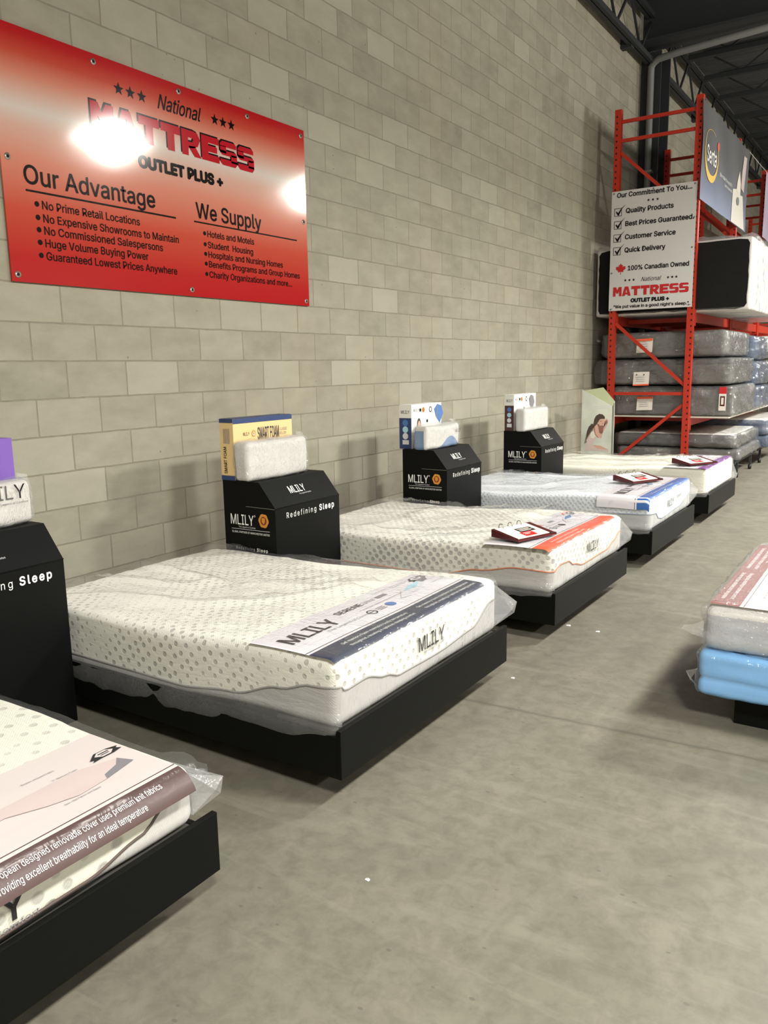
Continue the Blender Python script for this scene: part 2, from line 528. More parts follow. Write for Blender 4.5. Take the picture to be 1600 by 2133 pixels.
# ------------------------------------------------------------------ mesh builder
class MB:
    def __init__(s):
        s.v, s.f, s.m, s.s = [], [], [], []
        s.uv = None
        s.attr = None

    def add(s, vs, fs, mat=0, smooth=False):
        o = len(s.v)
        s.v += [tuple(v) for v in vs]
        for f in fs:
            s.f.append(tuple(i + o for i in f))
            s.m.append(mat)
            s.s.append(smooth)

    def box(s, x0, x1, y0, y1, z0, z1, mat=0):
        vs = [(x, y, z) for x in (x0, x1) for y in (y0, y1) for z in (z0, z1)]
        s.add(vs, [(0, 1, 3, 2), (4, 6, 7, 5), (0, 4, 5, 1), (2, 3, 7, 6), (0, 2, 6, 4), (1, 5, 7, 3)], mat)

    def bar(s, a, b, w, h, mat=0, upv=(0, 0, 1)):
        a, b = Vector(a), Vector(b)
        d = (b - a).normalized()
        u = Vector(upv)
        if abs(d.dot(u)) > 0.95:
            u = Vector((0, 1, 0))
        r = d.cross(u).normalized()
        u = r.cross(d).normalized()
        vs = []
        for p in (a, b):
            for sx, sy in ((-1, -1), (1, -1), (1, 1), (-1, 1)):
                vs.append(p + r * (w / 2 * sx) + u * (h / 2 * sy))
        s.add(vs, [(3, 2, 1, 0), (4, 5, 6, 7), (0, 1, 5, 4), (1, 2, 6, 5), (2, 3, 7, 6), (3, 0, 4, 7)], mat)

    def tube(s, pts, r, n=8, mat=0, cap=True):
        pts = [Vector(p) for p in pts]
        vs, fs = [], []
        pu = None
        for i, p in enumerate(pts):
            d = (pts[min(i + 1, len(pts) - 1)] - pts[max(i - 1, 0)]).normalized()
            u = pu if pu is not None else (Vector((0, 0, 1)) if abs(d.z) < 0.9 else Vector((1, 0, 0)))
            u = (u - d * u.dot(d)).normalized()
            pu = u
            w = d.cross(u)
            for k in range(n):
                a = 2 * pi * k / n
                vs.append(p + (u * cos(a) + w * sin(a)) * r)
        for i in range(len(pts) - 1):
            for k in range(n):
                fs.append((i * n + k, i * n + (k + 1) % n, (i + 1) * n + (k + 1) % n, (i + 1) * n + k))
        if cap:
            fs.append(tuple(range(n - 1, -1, -1)))
            fs.append(tuple((len(pts) - 1) * n + k for k in range(n)))
        s.add(vs, fs, mat, True)

    def poly(s, pts, mat=0):
        s.add(pts, [tuple(range(len(pts)))], mat)

    def disc(s, c, u, v, r, mat=0, n=20, r0=None):
        c, u, v = Vector(c), Vector(u), Vector(v)
        o = [c + u * (r * cos(2 * pi * k / n)) + v * (r * sin(2 * pi * k / n)) for k in range(n)]
        if r0 is None:
            s.poly(o, mat)
        else:
            i = [c + u * (r0 * cos(2 * pi * k / n)) + v * (r0 * sin(2 * pi * k / n)) for k in range(n)]
            s.add(o + i, [(k, (k + 1) % n, n + (k + 1) % n, n + k) for k in range(n)], mat)

    def text(s, string, P, u0, v0, w, h, mat=0, bold=0.0, shear=0.0, spacing=1.0):
        """P(u, v) -> point; baseline starts at (u0, v0); w = width, h = cap height"""
        vs, fs = text_geo(string, bold, shear, spacing)
        k = h / cap_height()
        pts = [Vector(P(u0 + x * w, v0 + y * k)) for x, y in vs]
        if bold > 0:                  # lift every stamped copy a hair above the one before
            kk = 8 if bold < 0.03 else 12
            n = len(vs) // (kk + 1)
            o = Vector(P(u0 + w / 2, v0))
            nr = (Vector(P(u0 + w / 2 + 1e-3, v0)) - o).cross(Vector(P(u0 + w / 2, v0 + 1e-3)) - o).normalized()
            for q in range(len(pts)):
                pts[q] = pts[q] + nr * (0.00008 * (q // n))
        s.add(pts, fs, mat)

    def star(s, P, u, v, r, mat=0):
        pts = []
        for k in range(10):
            a = pi / 2 + k * pi / 5
            q = r if k % 2 == 0 else r * 0.42
            pts.append(P(u + q * cos(a), v + q * sin(a)))
        c = P(u, v)
        s.add(pts + [c], [(k, (k + 1) % 10, 10) for k in range(10)], mat)

    def build(s, name, mats, parent=None, loc=(0, 0, 0), bevel=0.0):
        me = bpy.data.meshes.new(name)
        me.from_pydata(s.v, [], s.f)
        for m in (mats if isinstance(mats, (list, tuple)) else [mats]):
            me.materials.append(M[m] if isinstance(m, str) else m)
        me.polygons.foreach_set('material_index', s.m)
        me.polygons.foreach_set('use_smooth', s.s)
        if s.uv is not None:
            l = me.uv_layers.new(name='UVMap')
            flat = []
            for p, us in zip(me.polygons, s.uv):
                for q in us:
                    flat += q
            l.data.foreach_set('uv', flat)
        if s.attr is not None:
            a = me.attributes.new('border', 'FLOAT', 'POINT')
            a.data.foreach_set('value', s.attr)
        me.update()
        o = bpy.data.objects.new(name, me)
        o.location = loc
        COL.objects.link(o)
        if parent is not None:
            o.parent = parent
        if bevel:
            b = o.modifiers.new('bevel', 'BEVEL')
            b.width = bevel
            b.segments = 2
            b.limit_method = 'ANGLE'
        return o


def tag(o, label, cat, group=None):
    o['label'] = label
    o['category'] = cat
    if group:
        o['group'] = group
    return o


def thing(name, label, cat, loc=(0, 0, 0), rotz=0.0, group=None):
    o = bpy.data.objects.new(name, None)
    o.empty_display_size = 0.1
    o.location = loc
    o.rotation_euler = (0, 0, rotz)
    COL.objects.link(o)
    return tag(o, label, cat, group)


def struct(o):
    o['kind'] = 'structure'
    return o


def axis(a, b, r, n, k=3):
    q = [a + r * i / k for i in range(k)]
    q += [a + r + (b - a - 2 * r) * i / n for i in range(n + 1)]
    q += [b - r + r * (i + 1) / k for i in range(k)]
    return q


def rbox(x0, x1, y0, y1, z0, z1, r, nx, ny, nz, disp=None, rz=None, skip_bottom=False):
    """rounded box surface: verts, faces, per-face uv (metres, unfolded round the top)"""
    rz = rz or r
    ax, ay, az = axis(x0, x1, r, nx), axis(y0, y1, r, ny), axis(z0, z1, rz, nz)
    X, Y, Z = len(ax) - 1, len(ay) - 1, len(az) - 1
    idx, vs, raw = {}, [], []

    def vid(i, j, k):
        if (i, j, k) in idx:
            return idx[(i, j, k)]
        p = Vector((ax[i], ay[j], az[k]))
        q = Vector((min(max(p.x, x0 + r), x1 - r), min(max(p.y, y0 + r), y1 - r), min(max(p.z, z0 + rz), z1 - rz)))
        d = p - q
        e = Vector((d.x / r, d.y / r, d.z / rz))
        if e.length > 1e-9:
            e.normalize()
        nrm = e.copy()
        w = Vector((q.x + e.x * r, q.y + e.y * r, q.z + e.z * rz))
        raw.append(w.copy())
        if disp:
            w = disp(w, nrm)
        idx[(i, j, k)] = len(vs)
        vs.append(w)
        return idx[(i, j, k)]
    fs, uvs = [], []

    def uvof(a, face):
        p = raw[a]
        if face == 'z':
            return (p.x, p.y)
        if face == 'x1':
            return (x1 + (z1 - p.z), p.y)
        if face == 'x0':
            return (x0 - (z1 - p.z), p.y)
        if face == 'y1':
            return (p.x, y1 + (z1 - p.z))
        return (p.x, y0 - (z1 - p.z))

    def q(a, b, c, d, face):
        fs.append((a, b, c, d))
        uvs.append([uvof(t, face) for t in (a, b, c, d)])
    for i in range(X):
        for j in range(Y):
            q(vid(i, j, Z), vid(i + 1, j, Z), vid(i + 1, j + 1, Z), vid(i, j + 1, Z), 'z')
            if not skip_bottom:
                q(vid(i, j, 0), vid(i, j + 1, 0), vid(i + 1, j + 1, 0), vid(i + 1, j, 0), 'z')
    for i in range(X):
        for k in range(Z):
            q(vid(i, 0, k), vid(i + 1, 0, k), vid(i + 1, 0, k + 1), vid(i, 0, k + 1), 'y0')
            q(vid(i, Y, k), vid(i, Y, k + 1), vid(i + 1, Y, k + 1), vid(i + 1, Y, k), 'y1')
    for j in range(Y):
        for k in range(Z):
            q(vid(0, j, k), vid(0, j, k + 1), vid(0, j + 1, k + 1), vid(0, j + 1, k), 'x0')
            q(vid(X, j, k), vid(X, j + 1, k), vid(X, j + 1, k + 1), vid(X, j, k + 1), 'x1')
    return vs, fs, uvs, raw


def sstep(a, b, x):
    t = min(max((x - a) / (b - a), 0.0), 1.0)
    return t * t * (3 - 2 * t)


def nz(x, y, z=0.0):
    return noise.noise(Vector((x, y, z)))


def ridge(x, y, z=0.0):
    return 1.0 - 2.0 * abs(nz(x, y, z))


def lerp_tab(tab, x):
    if x <= tab[0][0]:
        return tab[0][1]
    for (a, p), (b, q) in zip(tab, tab[1:]):
        if x <= b:
            t = (x - a) / (b - a)
            t = t * t * (3 - 2 * t)
            return p + (q - p) * t
    return tab[-1][1]


# ------------------------------------------------------------------ the setting
b = MB(); b.box(-0.2, 13.0, -7.0, 28.0, -0.12, 0.0)
struct(b.build('floor', 'floor'))
b = MB(); b.box(-0.25, 0.0, -7.0, 28.0, 0.0, 7.1)
struct(b.build('wall_left', 'wall'))
b = MB(); b.box(-0.2, 13.0, -7.0, 28.0, 7.0, 7.1)
struct(b.build('ceiling', 'ceiling'))
b = MB(); b.box(13.0, 13.2, -7.0, 28.0, 0.0, 7.1)
struct(b.build('wall_right', 'shell'))
b = MB(); b.box(0.0, 13.0, -7.2, -7.0, 0.0, 7.1)
struct(b.build('wall_back', 'shell'))
b = MB(); b.box(0.0, 13.0, 28.0, 28.2, 0.0, 7.1)
struct(b.build('wall_far', 'shell'))

# steel column, girder, trusses and joists under the roof deck
b = MB()
b.box(0.0, 0.30, 10.55, 10.58, 0.0, 6.2); b.box(0.0, 0.30, 11.02, 11.05, 0.0, 6.2); b.box(0.13, 0.17, 10.58, 11.02, 0.0, 6.2)
b.box(0.17, 0.32, 10.98, 11.02, 0.0, 6.2)
tag(b.build('steel_column', 'steel_dark'), 'dark steel column standing against the block wall behind the orange rack', 'column')
b = MB()
b.box(0.05, 12.9, 10.42, 10.45, 6.28, 6.98); b.box(0.05, 12.9, 10.22, 10.66, 6.24, 6.28); b.box(0.05, 12.9, 10.22, 10.66, 6.96, 6.99)
tag(b.build('roof_girder', 'steel_dark'), 'deep dark girder crossing under the roof above the grey pipe', 'girder')


def truss(y0, y1, label, x=0.16):
    t = thing('roof_truss', label, 'roof truss', (x, y0, 6.0), group=None)
    L = y1 - y0
    for z in (0.0, 0.62):
        c = MB()
        c.box(-0.06, -0.01, 0, L, z, z + 0.07); c.box(0.01, 0.06, 0, L, z, z + 0.07)
        c.build('chord', 'steel_dark', t)
    w = MB()
    n = int(L / 0.55)
    for i in range(n):
        a, c2 = i * L / n, (i + 1) * L / n
        za, zb = (0.05, 0.65) if i % 2 == 0 else (0.65, 0.05)
        w.bar((0, a, za), (0, c2, zb), 0.03, 0.03)
    w.build('web_bars', 'steel_dark', t)
    for i in range(int(L / 2.4) + 1):
        p = MB(); p.box(-0.16, 0.0, 0.3 + i * 2.4, 0.42 + i * 2.4, -0.03, 0.09); p.build('wall_bracket', 'steel_dark', t)
    return t


truss(2.0, 10.5, 'dark open truss along the top of the block wall, in front of the column')
truss(11.1, 26.0, 'dark open truss along the top of the block wall, beyond the column')
for i, yy in enumerate((12.2, 13.4, 14.7, 16.2, 17.9, 19.8)):
    j = MB()
    j.box(0.3, 12.9, yy - 0.05, yy + 0.05, 6.50, 6.58)
    j.box(0.3, 12.9, yy - 0.05, yy + 0.05, 6.92, 6.98)
    for k in range(22):
        xa = 0.35 + k * 0.57
        j.bar((xa, yy, 6.57 if k % 2 else 6.94), (xa + 0.57, yy, 6.94 if k % 2 else 6.57), 0.025, 0.025)
    tag(j.build('roof_joist', 'steel_dark'), 'dark open-web joist spanning under the roof beyond the girder', 'roof joist', 'roof joists beyond the girder')
b = MB()
pp = [(0.17, 10.485, z) for z in (0.0, 2.0, 4.0, 5.9)] + [(0.18, 10.46, 5.96), (0.22, 10.45, 6.01), (0.30, 10.42, 6.04), (0.6, 10.40, 6.065)]
pp += [(1.8, 10.38, 6.13), (6.0, 10.34, 6.25), (12.5, 10.34, 6.4)]
b.tube(pp, 0.05, 12)
pr = thing('drain_pipe', 'grey pipe rising along the dark column and turning across below the roof', 'pipe', (0, 0, 0))
b.build('pipe_run', 'pipe', pr)
for z in (1.6, 4.45):
    c = MB(); c.box(0.10, 0.24, 10.42, 10.56, z, z + 0.03); c.build('pipe_clamp', 'steel', pr)

# ------------------------------------------------------------------ red wall sign
sg = thing('wall_sign', 'large glossy red and white sign bolted high on the block wall', 'sign', (0.0, -0.285, 2.032))
SY, SZ = -0.285, 2.032
b = MB()
b.box(0.004, 0.014, 0.0, 2.45, 0.0, 1.255, 0)
PS = lambda y, z: (0.0155, y - SY, z - SZ)
PS2 = lambda y, z: (0.0149, y - SY, z - SZ)
for y in (0.485, 0.568, 0.651): b.star(PS, y, 3.146, 0.036, 1)
for y in (1.245, 1.320, 1.397): b.star(PS, y, 3.154, 0.036, 1)
b.text('National', PS, 0.769, 3.112, 0.356, 0.082, 1, bold=0.008, shear=0.35)


def fat(b, P, s, u0, v0, w, h, mat, Pb=None, mb=None):
    """chunky hand-cut capitals, drop shadow first"""
    G = {
        'M': [[(0, 0), (.30, 0), (.30, .52), (.42, .30), (.58, .30), (.70, .52), (.70, 0), (1.0, 0), (1.0, 1), (.66, 1), (.5, .66), (.34, 1), (0, 1)]],
        'A': [[(0, 0), (.32, 0), (.36, .16), (.40, .36), (.5, .72), (.5, 1), (.30, 1)], [(1, 0), (.68, 0), (.64, .16), (.60, .36), (.5, .72), (.5, 1), (.70, 1)], [(.36, .16), (.64, .16), (.60, .36), (.40, .36)]],
        'T': [[(.32, 0), (.68, 0), (.68, .68), (1, .68), (1, 1), (0, 1), (0, .68), (.32, .68)]],
        'R': [[(0, 0), (.34, 0), (.34, 1), (0, 1)], [(.34, .72), (.56, .72), (.62, .66), (1.0, .72), (.86, .95), (.66, 1), (.34, 1)], [(.62, .66), (.56, .55), (.34, .55), (.34, .30), (.62, .33), (.86, .44), (1.0, .72)], [(.34, .38), (.66, 0), (1.04, 0), (.70, .42)]],
        'E': [[(0, 0), (.38, 0), (.38, 1), (0, 1)], [(.38, 0), (1, 0), (1, .27), (.38, .27)], [(.38, .38), (.88, .38), (.88, .63), (.38, .63)], [(.38, .74), (1, .74), (1, 1), (.38, 1)]],
        'S': [[(.0, .77), (.97, .77), (.97, .92), (.86, 1), (.14, 1), (0, .88)], [(0, .50), (.36, .50), (.36, .80), (0, .80)], [(0, .52), (.12, .42), (.88, .42), (1, .48), (1, .54), (.88, .61), (0, .61)], [(.64, .16), (1, .16), (1, .50), (.64, .50)], [(0, .10), (.12, 0), (.88, 0), (1, .14), (1, .25), (0, .25)]],
    }
    n = len(s)
    cw = w / (n - 0.12 * (n - 1) + 0.12 * (n - 1))
    for pas in ((1, 0) if Pb else (0,)):
        for i, ch in enumerate(s):
            for pl in G[ch]:
                dx = -0.010 if pas else 0.0
                dz = 0.010 if pas else 0.0
                Q = Pb if pas else P
                b.poly([Q(u0 + (i + 0.03 + x * 0.94) * cw + dx, v0 + y * h + dz) for x, y in pl], mb if pas else mat)


fat(b, PS, 'MATTRESS', 0.274, 2.890, 1.336, 0.150, 2, PS2, 1)
b.text('OUTLET PLUS +', PS, 0.602, 2.752, 0.684, 0.060, 1, bold=0.055)
b.text('Our Advantage', PS, -0.164, 2.532, 0.864, 0.091, 1, bold=0.012)
b.poly([PS(-0.161, 2.492), PS(0.861, 2.492), PS(0.861, 2.502), PS(-0.161, 2.502)], 1)
for s_, y1, z in (('No Prime Retail Locations', 0.573, 2.415), ('No Expensive Showrooms to Maintain', 0.872, 2.348), ('No Commissioned Salespersons', 0.739, 2.286), ('Huge Volume Buying Power', 0.621, 2.222), ('Guaranteed Lowest Prices Anywhere', 0.844, 2.156)):
    b.text(s_, PS, -0.073, z, y1 + 0.073, 0.041, 1, bold=0.010)
    b.disc(PS(-0.104, z + 0.021), (0, 1, 0), (0, 0, 1), 0.014, 1, 14)
b.text('We Supply', PS, 1.036, 2.524, 0.615, 0.092, 1, bold=0.012)
b.poly([PS(1.013, 2.493), PS(2.04, 2.493), PS(2.04, 2.502), PS(1.013, 2.502)], 1)
for s_, y1, z in (('Hotels and Motels', 1.569, 2.415), ('Student  Housing', 1.555, 2.347), ('Hospitals and Nursing Homes', 1.868, 2.287), ('Benefits Programs and Group Homes', 2.058, 2.226), ('Charity Organizations and more...', 1.964, 2.161)):
    b.text(s_, PS, 1.125, z, y1 - 1.125, 0.039, 1, bold=0.010)
    b.disc(PS(1.100, z + 0.020), (0, 1, 0), (0, 0, 1), 0.013, 1, 14)
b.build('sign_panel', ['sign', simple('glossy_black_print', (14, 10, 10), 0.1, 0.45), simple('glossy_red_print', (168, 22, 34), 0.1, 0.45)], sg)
for y, z in ((0.323, 3.245), (0.943, 3.248), (1.555, 3.246), (2.127, 3.243), (-0.247, 2.645), (2.127, 2.640), (2.128, 2.066), (0.963, 2.072), (-0.250, 2.068), (-0.247, 3.245)):
    c = MB()
    c.tube([(0.014, y - SY, z - SZ), (0.0165, y - SY, z - SZ)], 0.017, 14, 0)
    c.tube([(0.016, y - SY, z - SZ), (0.019, y - SY, z - SZ)], 0.008, 10, 1)
    c.build('screw', ['steel', 'hole'], sg)

# ------------------------------------------------------------------ beds
BEDS = [  # y near, y far
    (-2.700, -1.300), (-0.690, 0.709), (1.353, 2.703), (3.345, 4.736), (5.342, 6.691)]
PLAT_LABEL = ['black bed platform at the near left, under the mattress with the brown band',
              'black bed platform under the mattress with the navy band',
              'black bed platform under the mattress with the orange band and orange piping',
              'black bed platform under the mattress with the blue band',
              'black bed platform under the mattress with the purple band, next to the orange rack']


def platform(i):
    y0, y1 = BEDS[i]
    t = thing('bed_platform', PLAT_LABEL[i], 'bed base', (0.0, y0, 0.0), 0.0, 'black bed platforms along the wall')
    w = y1 - y0
    c = MB(); c.box(2.322, 2.342, 0.0, w, 0.10, 0.286); c.build('foot_panel', 'platform', t, bevel=0.0015)
    for ya, yb in ((0.0, 0.02), (w - 0.06, w - 0.04)):
        c = MB(); c.box(0.33, 2.3215, ya, yb, 0.10, 0.262); c.build('side_panel', 'platform', t, bevel=0.0015)
    c = MB(); c.box(0.33, 0.35, 0.021, w - 0.061, 0.10, 0.25); c.build('head_panel', 'platform', t)
    for k in range(7):
        xa = 0.36 + k * 0.285
        c = MB(); c.box(xa, xa + 0.24, 0.022, w - 0.062, 0.205, 0.224); c.build('slat', 'deck', t)
    c = MB(); c.box(2.02, 2.318, 0.03, w - 0.07, 0.252, 0.268); c.build('front_slat', 'deck', t)
    for ya in (0.30, w - 0.34):
        c = MB(); c.box(0.50, 2.05, ya, ya + 0.04, 0.0, 0.2045); c.build('base_rail', 'platform', t)
    c = MB(); c.box(2.05, 2.08, 0.30, w - 0.30, 0.0, 0.2045); c.build('base_rail', 'platform', t)
    return t


for i in range(5):
    platform(i)

KNIT = [m_knit('white_bubble_knit_brown', 15, 0.32, (0.36, 0.35, 0.32, 1), (0.54, 0.525, 0.50, 1), (0.64, 0.625, 0.54, 1), thr=0.40, amount=0.8),
        m_knit('white_bubble_knit_grey', 22, 0.30, (0.36, 0.35, 0.32, 1), (0.47, 0.455, 0.44, 1), thr=0.48),
        m_knit('white_bubble_knit_orange', 24, 0.42, (0.36, 0.35, 0.34, 1), (0.52, 0.505, 0.48, 1), thr=0.47),
        m_knit('pale_blue_knit', 34, 0.44, (0.48, 0.52, 0.60, 1), (0.46, 0.46, 0.46, 1), (0.70, 0.72, 0.76, 1), thr=0.40, amount=0.6),
        m_knit('cream_knit', 34, 0.36, (0.62, 0.60, 0.52, 1), (0.40, 0.40, 0.39, 1), (0.80, 0.77, 0.66, 1), thr=0.6, amount=0.3)]
PIPING = [simple('brown_piping', (74, 58, 52), 0.6), simple('grey_piping', (150, 148, 145), 0.6), simple('orange_piping', (206, 122, 84), 0.6),
          simple('silver_blue_piping', (150, 160, 176), 0.6), simple('pale_piping', (190, 186, 170), 0.6)]
BANDM = ['brown', 'navy', 'orange', 'blue', 'purple']
MLABEL = ['plastic wrapped white mattress with a brown banded label sheet, at the near left corner',
          'plastic wrapped white mattress with a navy banded label sheet and grey piping',
          'plastic wrapped white mattress with an orange banded label sheet and orange piping',
          'plastic wrapped pale blue mattress with a blue banded label hanging over its side',
          'plastic wrapped cream mattress with a purple banded label, farthest of the bed row']
# z of the piping along the long near side (x) and along the foot (y from the near corner)
SIDE_TAB = [[(0.4, 0.31), (2.3, 0.34)],
            [(0.4, 0.29), (1.5, 0.285), (1.80, 0.315), (2.05, 0.385), (2.20, 0.425), (2.32, 0.432)],
            [(0.4, 0.30), (1.25, 0.30), (1.55, 0.30), (1.85, 0.36), (2.1, 0.402), (2.32, 0.400)],
            [(0.4, 0.28), (1.3, 0.28), (1.7, 0.33), (2.0, 0.40), (2.32, 0.410)],
            [(0.4, 0.27), (2.0, 0.27), (2.32, 0.30)]]
FOOT_TAB = [[(0.0, 0.34), (0.55, 0.295), (0.95, 0.300), (1.12, 0.335), (1.24, 0.40), (1.33, 0.428)],
            [(0.0, 0.432), (0.06, 0.412), (0.18, 0.415), (0.32, 0.378), (0.42, 0.348), (0.75, 0.342), (1.05, 0.36), (1.25, 0.44), (1.4, 0.45)],
            [(0.0, 0.400), (0.12, 0.424), (0.24, 0.418), (0.34, 0.378), (0.50, 0.345), (0.95, 0.345), (1.10, 0.38), (1.2, 0.42), (1.3, 0.44)],
            [(0.0, 0.410), (0.15, 0.40), (0.25, 0.345), (0.34, 0.33), (0.9, 0.345), (1.1, 0.38), (1.3, 0.42)],
            [(0.0, 0.31), (1.3, 0.31)]]
TOPZ = [0.452, 0.535, 0.535, 0.535, 0.535]


def sagf(i):
    return lambda x: -0.045 * (1 - sstep(1.1, 2.15, x)) if i else 0.0


def mattress(i):
    y0, y1 = BEDS[i]
    y0 += 0.025; y1 -= 0.052
    x0, x1 = 0.41, 2.312
    zb, zt = (0.272, TOPZ[i])
    sag = sagf(i)
    t = thing('mattress', MLABEL[i], 'mattress', (0.0, y0, 0.0), 0.0, 'plastic wrapped mattresses along the wall')
    W_ = y1 - y0

    def disp(p, n):
        d = 0.004 * nz(p.x * 3, p.y * 3 + i * 5, p.z * 3)
        if n.z > 0.5:
            crease = ridge(p.x * 2.0 + i, p.y * 7 + 2.0 * nz(p.x * 2, p.y * 2, i))
            d += 0.010 * max(0, crease - 0.55) * (1 - sstep(1.6, 1.9, p.x)) + 0.010 * nz(p.x * 1.5, p.y * 1.5, 3 + i)
        q = p + n * d
        q.z += sag(p.x)
        return q
    r = 0.04
    c = MB()
    vs, fs, uvs, raw = rbox(x0, x1, 0, W_, zb, zt, r, 46, 34, 12, disp)
    c.add(vs, fs, 0, True)
    c.uv = uvs
    at = []
    for p, w in zip(raw, vs):
        side = lerp_tab(SIDE_TAB[i], p.x)
        foot = lerp_tab(FOOT_TAB[i], p.y)
        f = sstep(x1 - 0.05, x1 - 0.02, p.x)
        bz = side * (1 - f) + foot * f
        at.append(w.z - bz if p.z < zt - 0.01 else 1.0)
    c.attr = at
    # printed wordmark on the foot end
    PF = lambda u, v: (x1 + 0.0065, u, v)
    inks = [KNIT[i], 'ink', 'ink_grey']
    nuv = len(c.f)
    if i == 0:
        c.text('MLILY', PF, 0.43, 0.322, 0.36, 0.072, 1, bold=0.005)
        c.text('The Legend of Comfort', PF, 0.48, 0.302, 0.335, 0.015, 2)
        c.text('SERENE', PF, 0.838, 0.384, 0.105, 0.034, 1)
    elif i == 1:
        c.text('MLILY', PF, 0.562, 0.394, 0.215, 0.062, 1, bold=0.004)
        c.text('The Legend of Comfort', PF, 0.60, 0.380, 0.18, 0.010, 2)
    elif i == 2:
        c.text('MLILY', PF, 0.560, 0.402, 0.215, 0.058, 1, bold=0.004)
        c.text('The Legend of Comfort', PF, 0.61, 0.386, 0.19, 0.011, 2)
    elif i == 3:
        c.text('MLILY', PF, 0.50, 0.392, 0.20, 0.058, 2, bold=0.004)
        c.text('dream', PF, 0.80, 0.43, 0.16, 0.03, 2)
    c.uv = uvs + [[(0, 0)] * len(f) for f in c.f[nuv:]]
    c.attr = at + [1.0] * (len(c.v) - len(at))
    c.build('mattress_cover', inks, t)
    # piping
    pts = []
    rc = r
    for k in range(60):
        x = x0 + 0.03 + (x1 - rc - x0 - 0.03) * k / 59
        pts.append((x, -0.0015, lerp_tab(SIDE_TAB[i], x) + 0.0))
    for k in range(1, 6):
        a = pi / 2 * k / 6
        zz = lerp_tab(SIDE_TAB[i], x1) * (1 - k / 6) + lerp_tab(FOOT_TAB[i], 0.0) * k / 6
        pts.append((x1 - rc + (rc + 0.0015) * sin(a), rc - (rc + 0.0015) * cos(a), zz))
    for k in range(50):
        y = rc + (W_ - 2 * rc) * k / 49
        pts.append((x1 + 0.0015, y, lerp_tab(FOOT_TAB[i], y)))
    pz = []
    for p in pts:
        n_ = Vector((0, -1, 0)) if p[1] < 0.001 and p[0] < x1 - rc else Vector((1, 0, 0))
        d = 0.004 * nz(p[0] * 3, max(p[1], 0) * 3 + i * 5, p[2] * 3)
        pz.append(Vector(p) + n_ * d)
    c = MB(); c.tube(pz, 0.0042, 6); c.build('piping', PIPING[i], t)
    # label sheet across the foot end, under the plastic
    label_sheet(i, t, x1, W_, zt, r)
    # clear plastic bag
    g = 0.010

    def wdisp(p, n):
        d = 0.0
        q = p.copy()
        if n.z > 0.3:
            a = ridge(p.x * 1.6 + 3 * i, p.y * 6 + 1.6 * nz(p.x * 2.2, p.y * 2.2, i + 4), 7.1)
            b_ = ridge(p.x * 5 + i, p.y * 1.7 + 1.3 * nz(p.x * 2, p.y * 2, i), 2.2)
            fold = ridge(p.x * 0.55 + p.y * 1.1 + 2 * i, p.y * 2.4 - p.x * 1.1 + 0.7 * nz(p.x * 1.5, p.y * 1.5, i), 5.5)
            d = 0.016 * max(0, a - 0.5) + 0.012 * max(0, b_ - 0.6) + 0.030 * max(0, fold - 0.72) / 0.28 + 0.003 * nz(p.x * 9, p.y * 9, i)
            if p.x > 1.85:
                d *= 0.3
            # follow the mattress below
            crease = ridge(p.x * 2.0 + i, p.y * 7 + 2.0 * nz(p.x * 2, p.y * 2, i))
            d += 0.010 * max(0, crease - 0.55) * (1 - sstep(1.6, 1.9, p.x)) + 0.010 * nz(p.x * 1.5, p.y * 1.5, 3 + i) + 0.002
            if i == 0:
                d += 0.003 + 0.022 * sstep(2.18, 2.27, p.x)
        else:
            d = 0.008 * max(0.0, ridge(p.x * 7 + p.y * 7, p.z * 4, i)) + 0.004 * nz(p.x * 12, p.y * 12, p.z * 12)
            low = 1 - sstep(zb, zb + 0.09, p.z)
            if n.y < -0.5:
                d += low * (0.032 + 0.005 * nz(p.x * 4, i, 0.5))
                q.z -= low * (0.062 + 0.035 * nz(p.x * 3.0, i + 9, 0.2)) * (1 - 0.6 * sstep(2.0, 2.3, p.x))
            if i == 0 and n.x > 0.3:
                d += 0.045 * sstep(zb + 0.06, zt - 0.02, p.z)
        q = q + n * d
        q.z += sag(p.x)
        return q
    c = MB()
    vs, fs, uvs, raw = rbox(x0 - g, x1 + g, -g, W_ + g, zb + 0.004, zt + g, r + g, 60, 46, 10, wdisp, skip_bottom=True)
    c.add(vs, fs, 0, True)
    for q_, f in enumerate(fs):
        if all(raw[a].z < zb + 0.075 and raw[a].y < 0.02 for a in f):
            c.m[q_] = 2
    # bag corner standing out beyond the far foot corner
    fl = [(0.085, 0.36, 0.27), (0.17, 0.352, 0.30), (0.165, 0.352, 0.30), (0.17, 0.385, 0.29), (0.13, 0.30, 0.29)][i]
    L_, zc, zlow = fl
    ys = W_ - 0.01
    A = Vector((x1 - 0.01, ys, zt - 0.03)); B = Vector((x1 - 0.01, ys + 0.005, zb + 0.02))
    A2 = Vector((x1 - 0.20, W_ + 0.006, zt - 0.03)); B2 = Vector((x1 - 0.2, W_ + 0.006, zb + 0.02))
    T1 = Vector((x1 + 0.03, W_ + L_, zc + 0.025)); T2 = Vector((x1 + 0.02, W_ + L_ * 0.95, zc - 0.03)); MID = Vector((x1 + 0.035, W_ + L_ * 0.55, zc + 0.0))
    MB_ = Vector((x1 - 0.06, W_ + L_ * 0.6, zc + 0.01))
    c.add([A, B, T1, T2, MID, A2, B2, MB_], [(0, 4, 2), (0, 1, 4), (1, 3, 4), (2, 4, 3), (5, 7, 2, 0), (6, 5, 7), (6, 3, 7), (7, 3, 2), (6, 1, 3)], 1, False)
    c.build('plastic_bag', ['plastic' if i else 'plastic_smooth', 'plastic_flap', 'plastic_hem'], t)
    return t


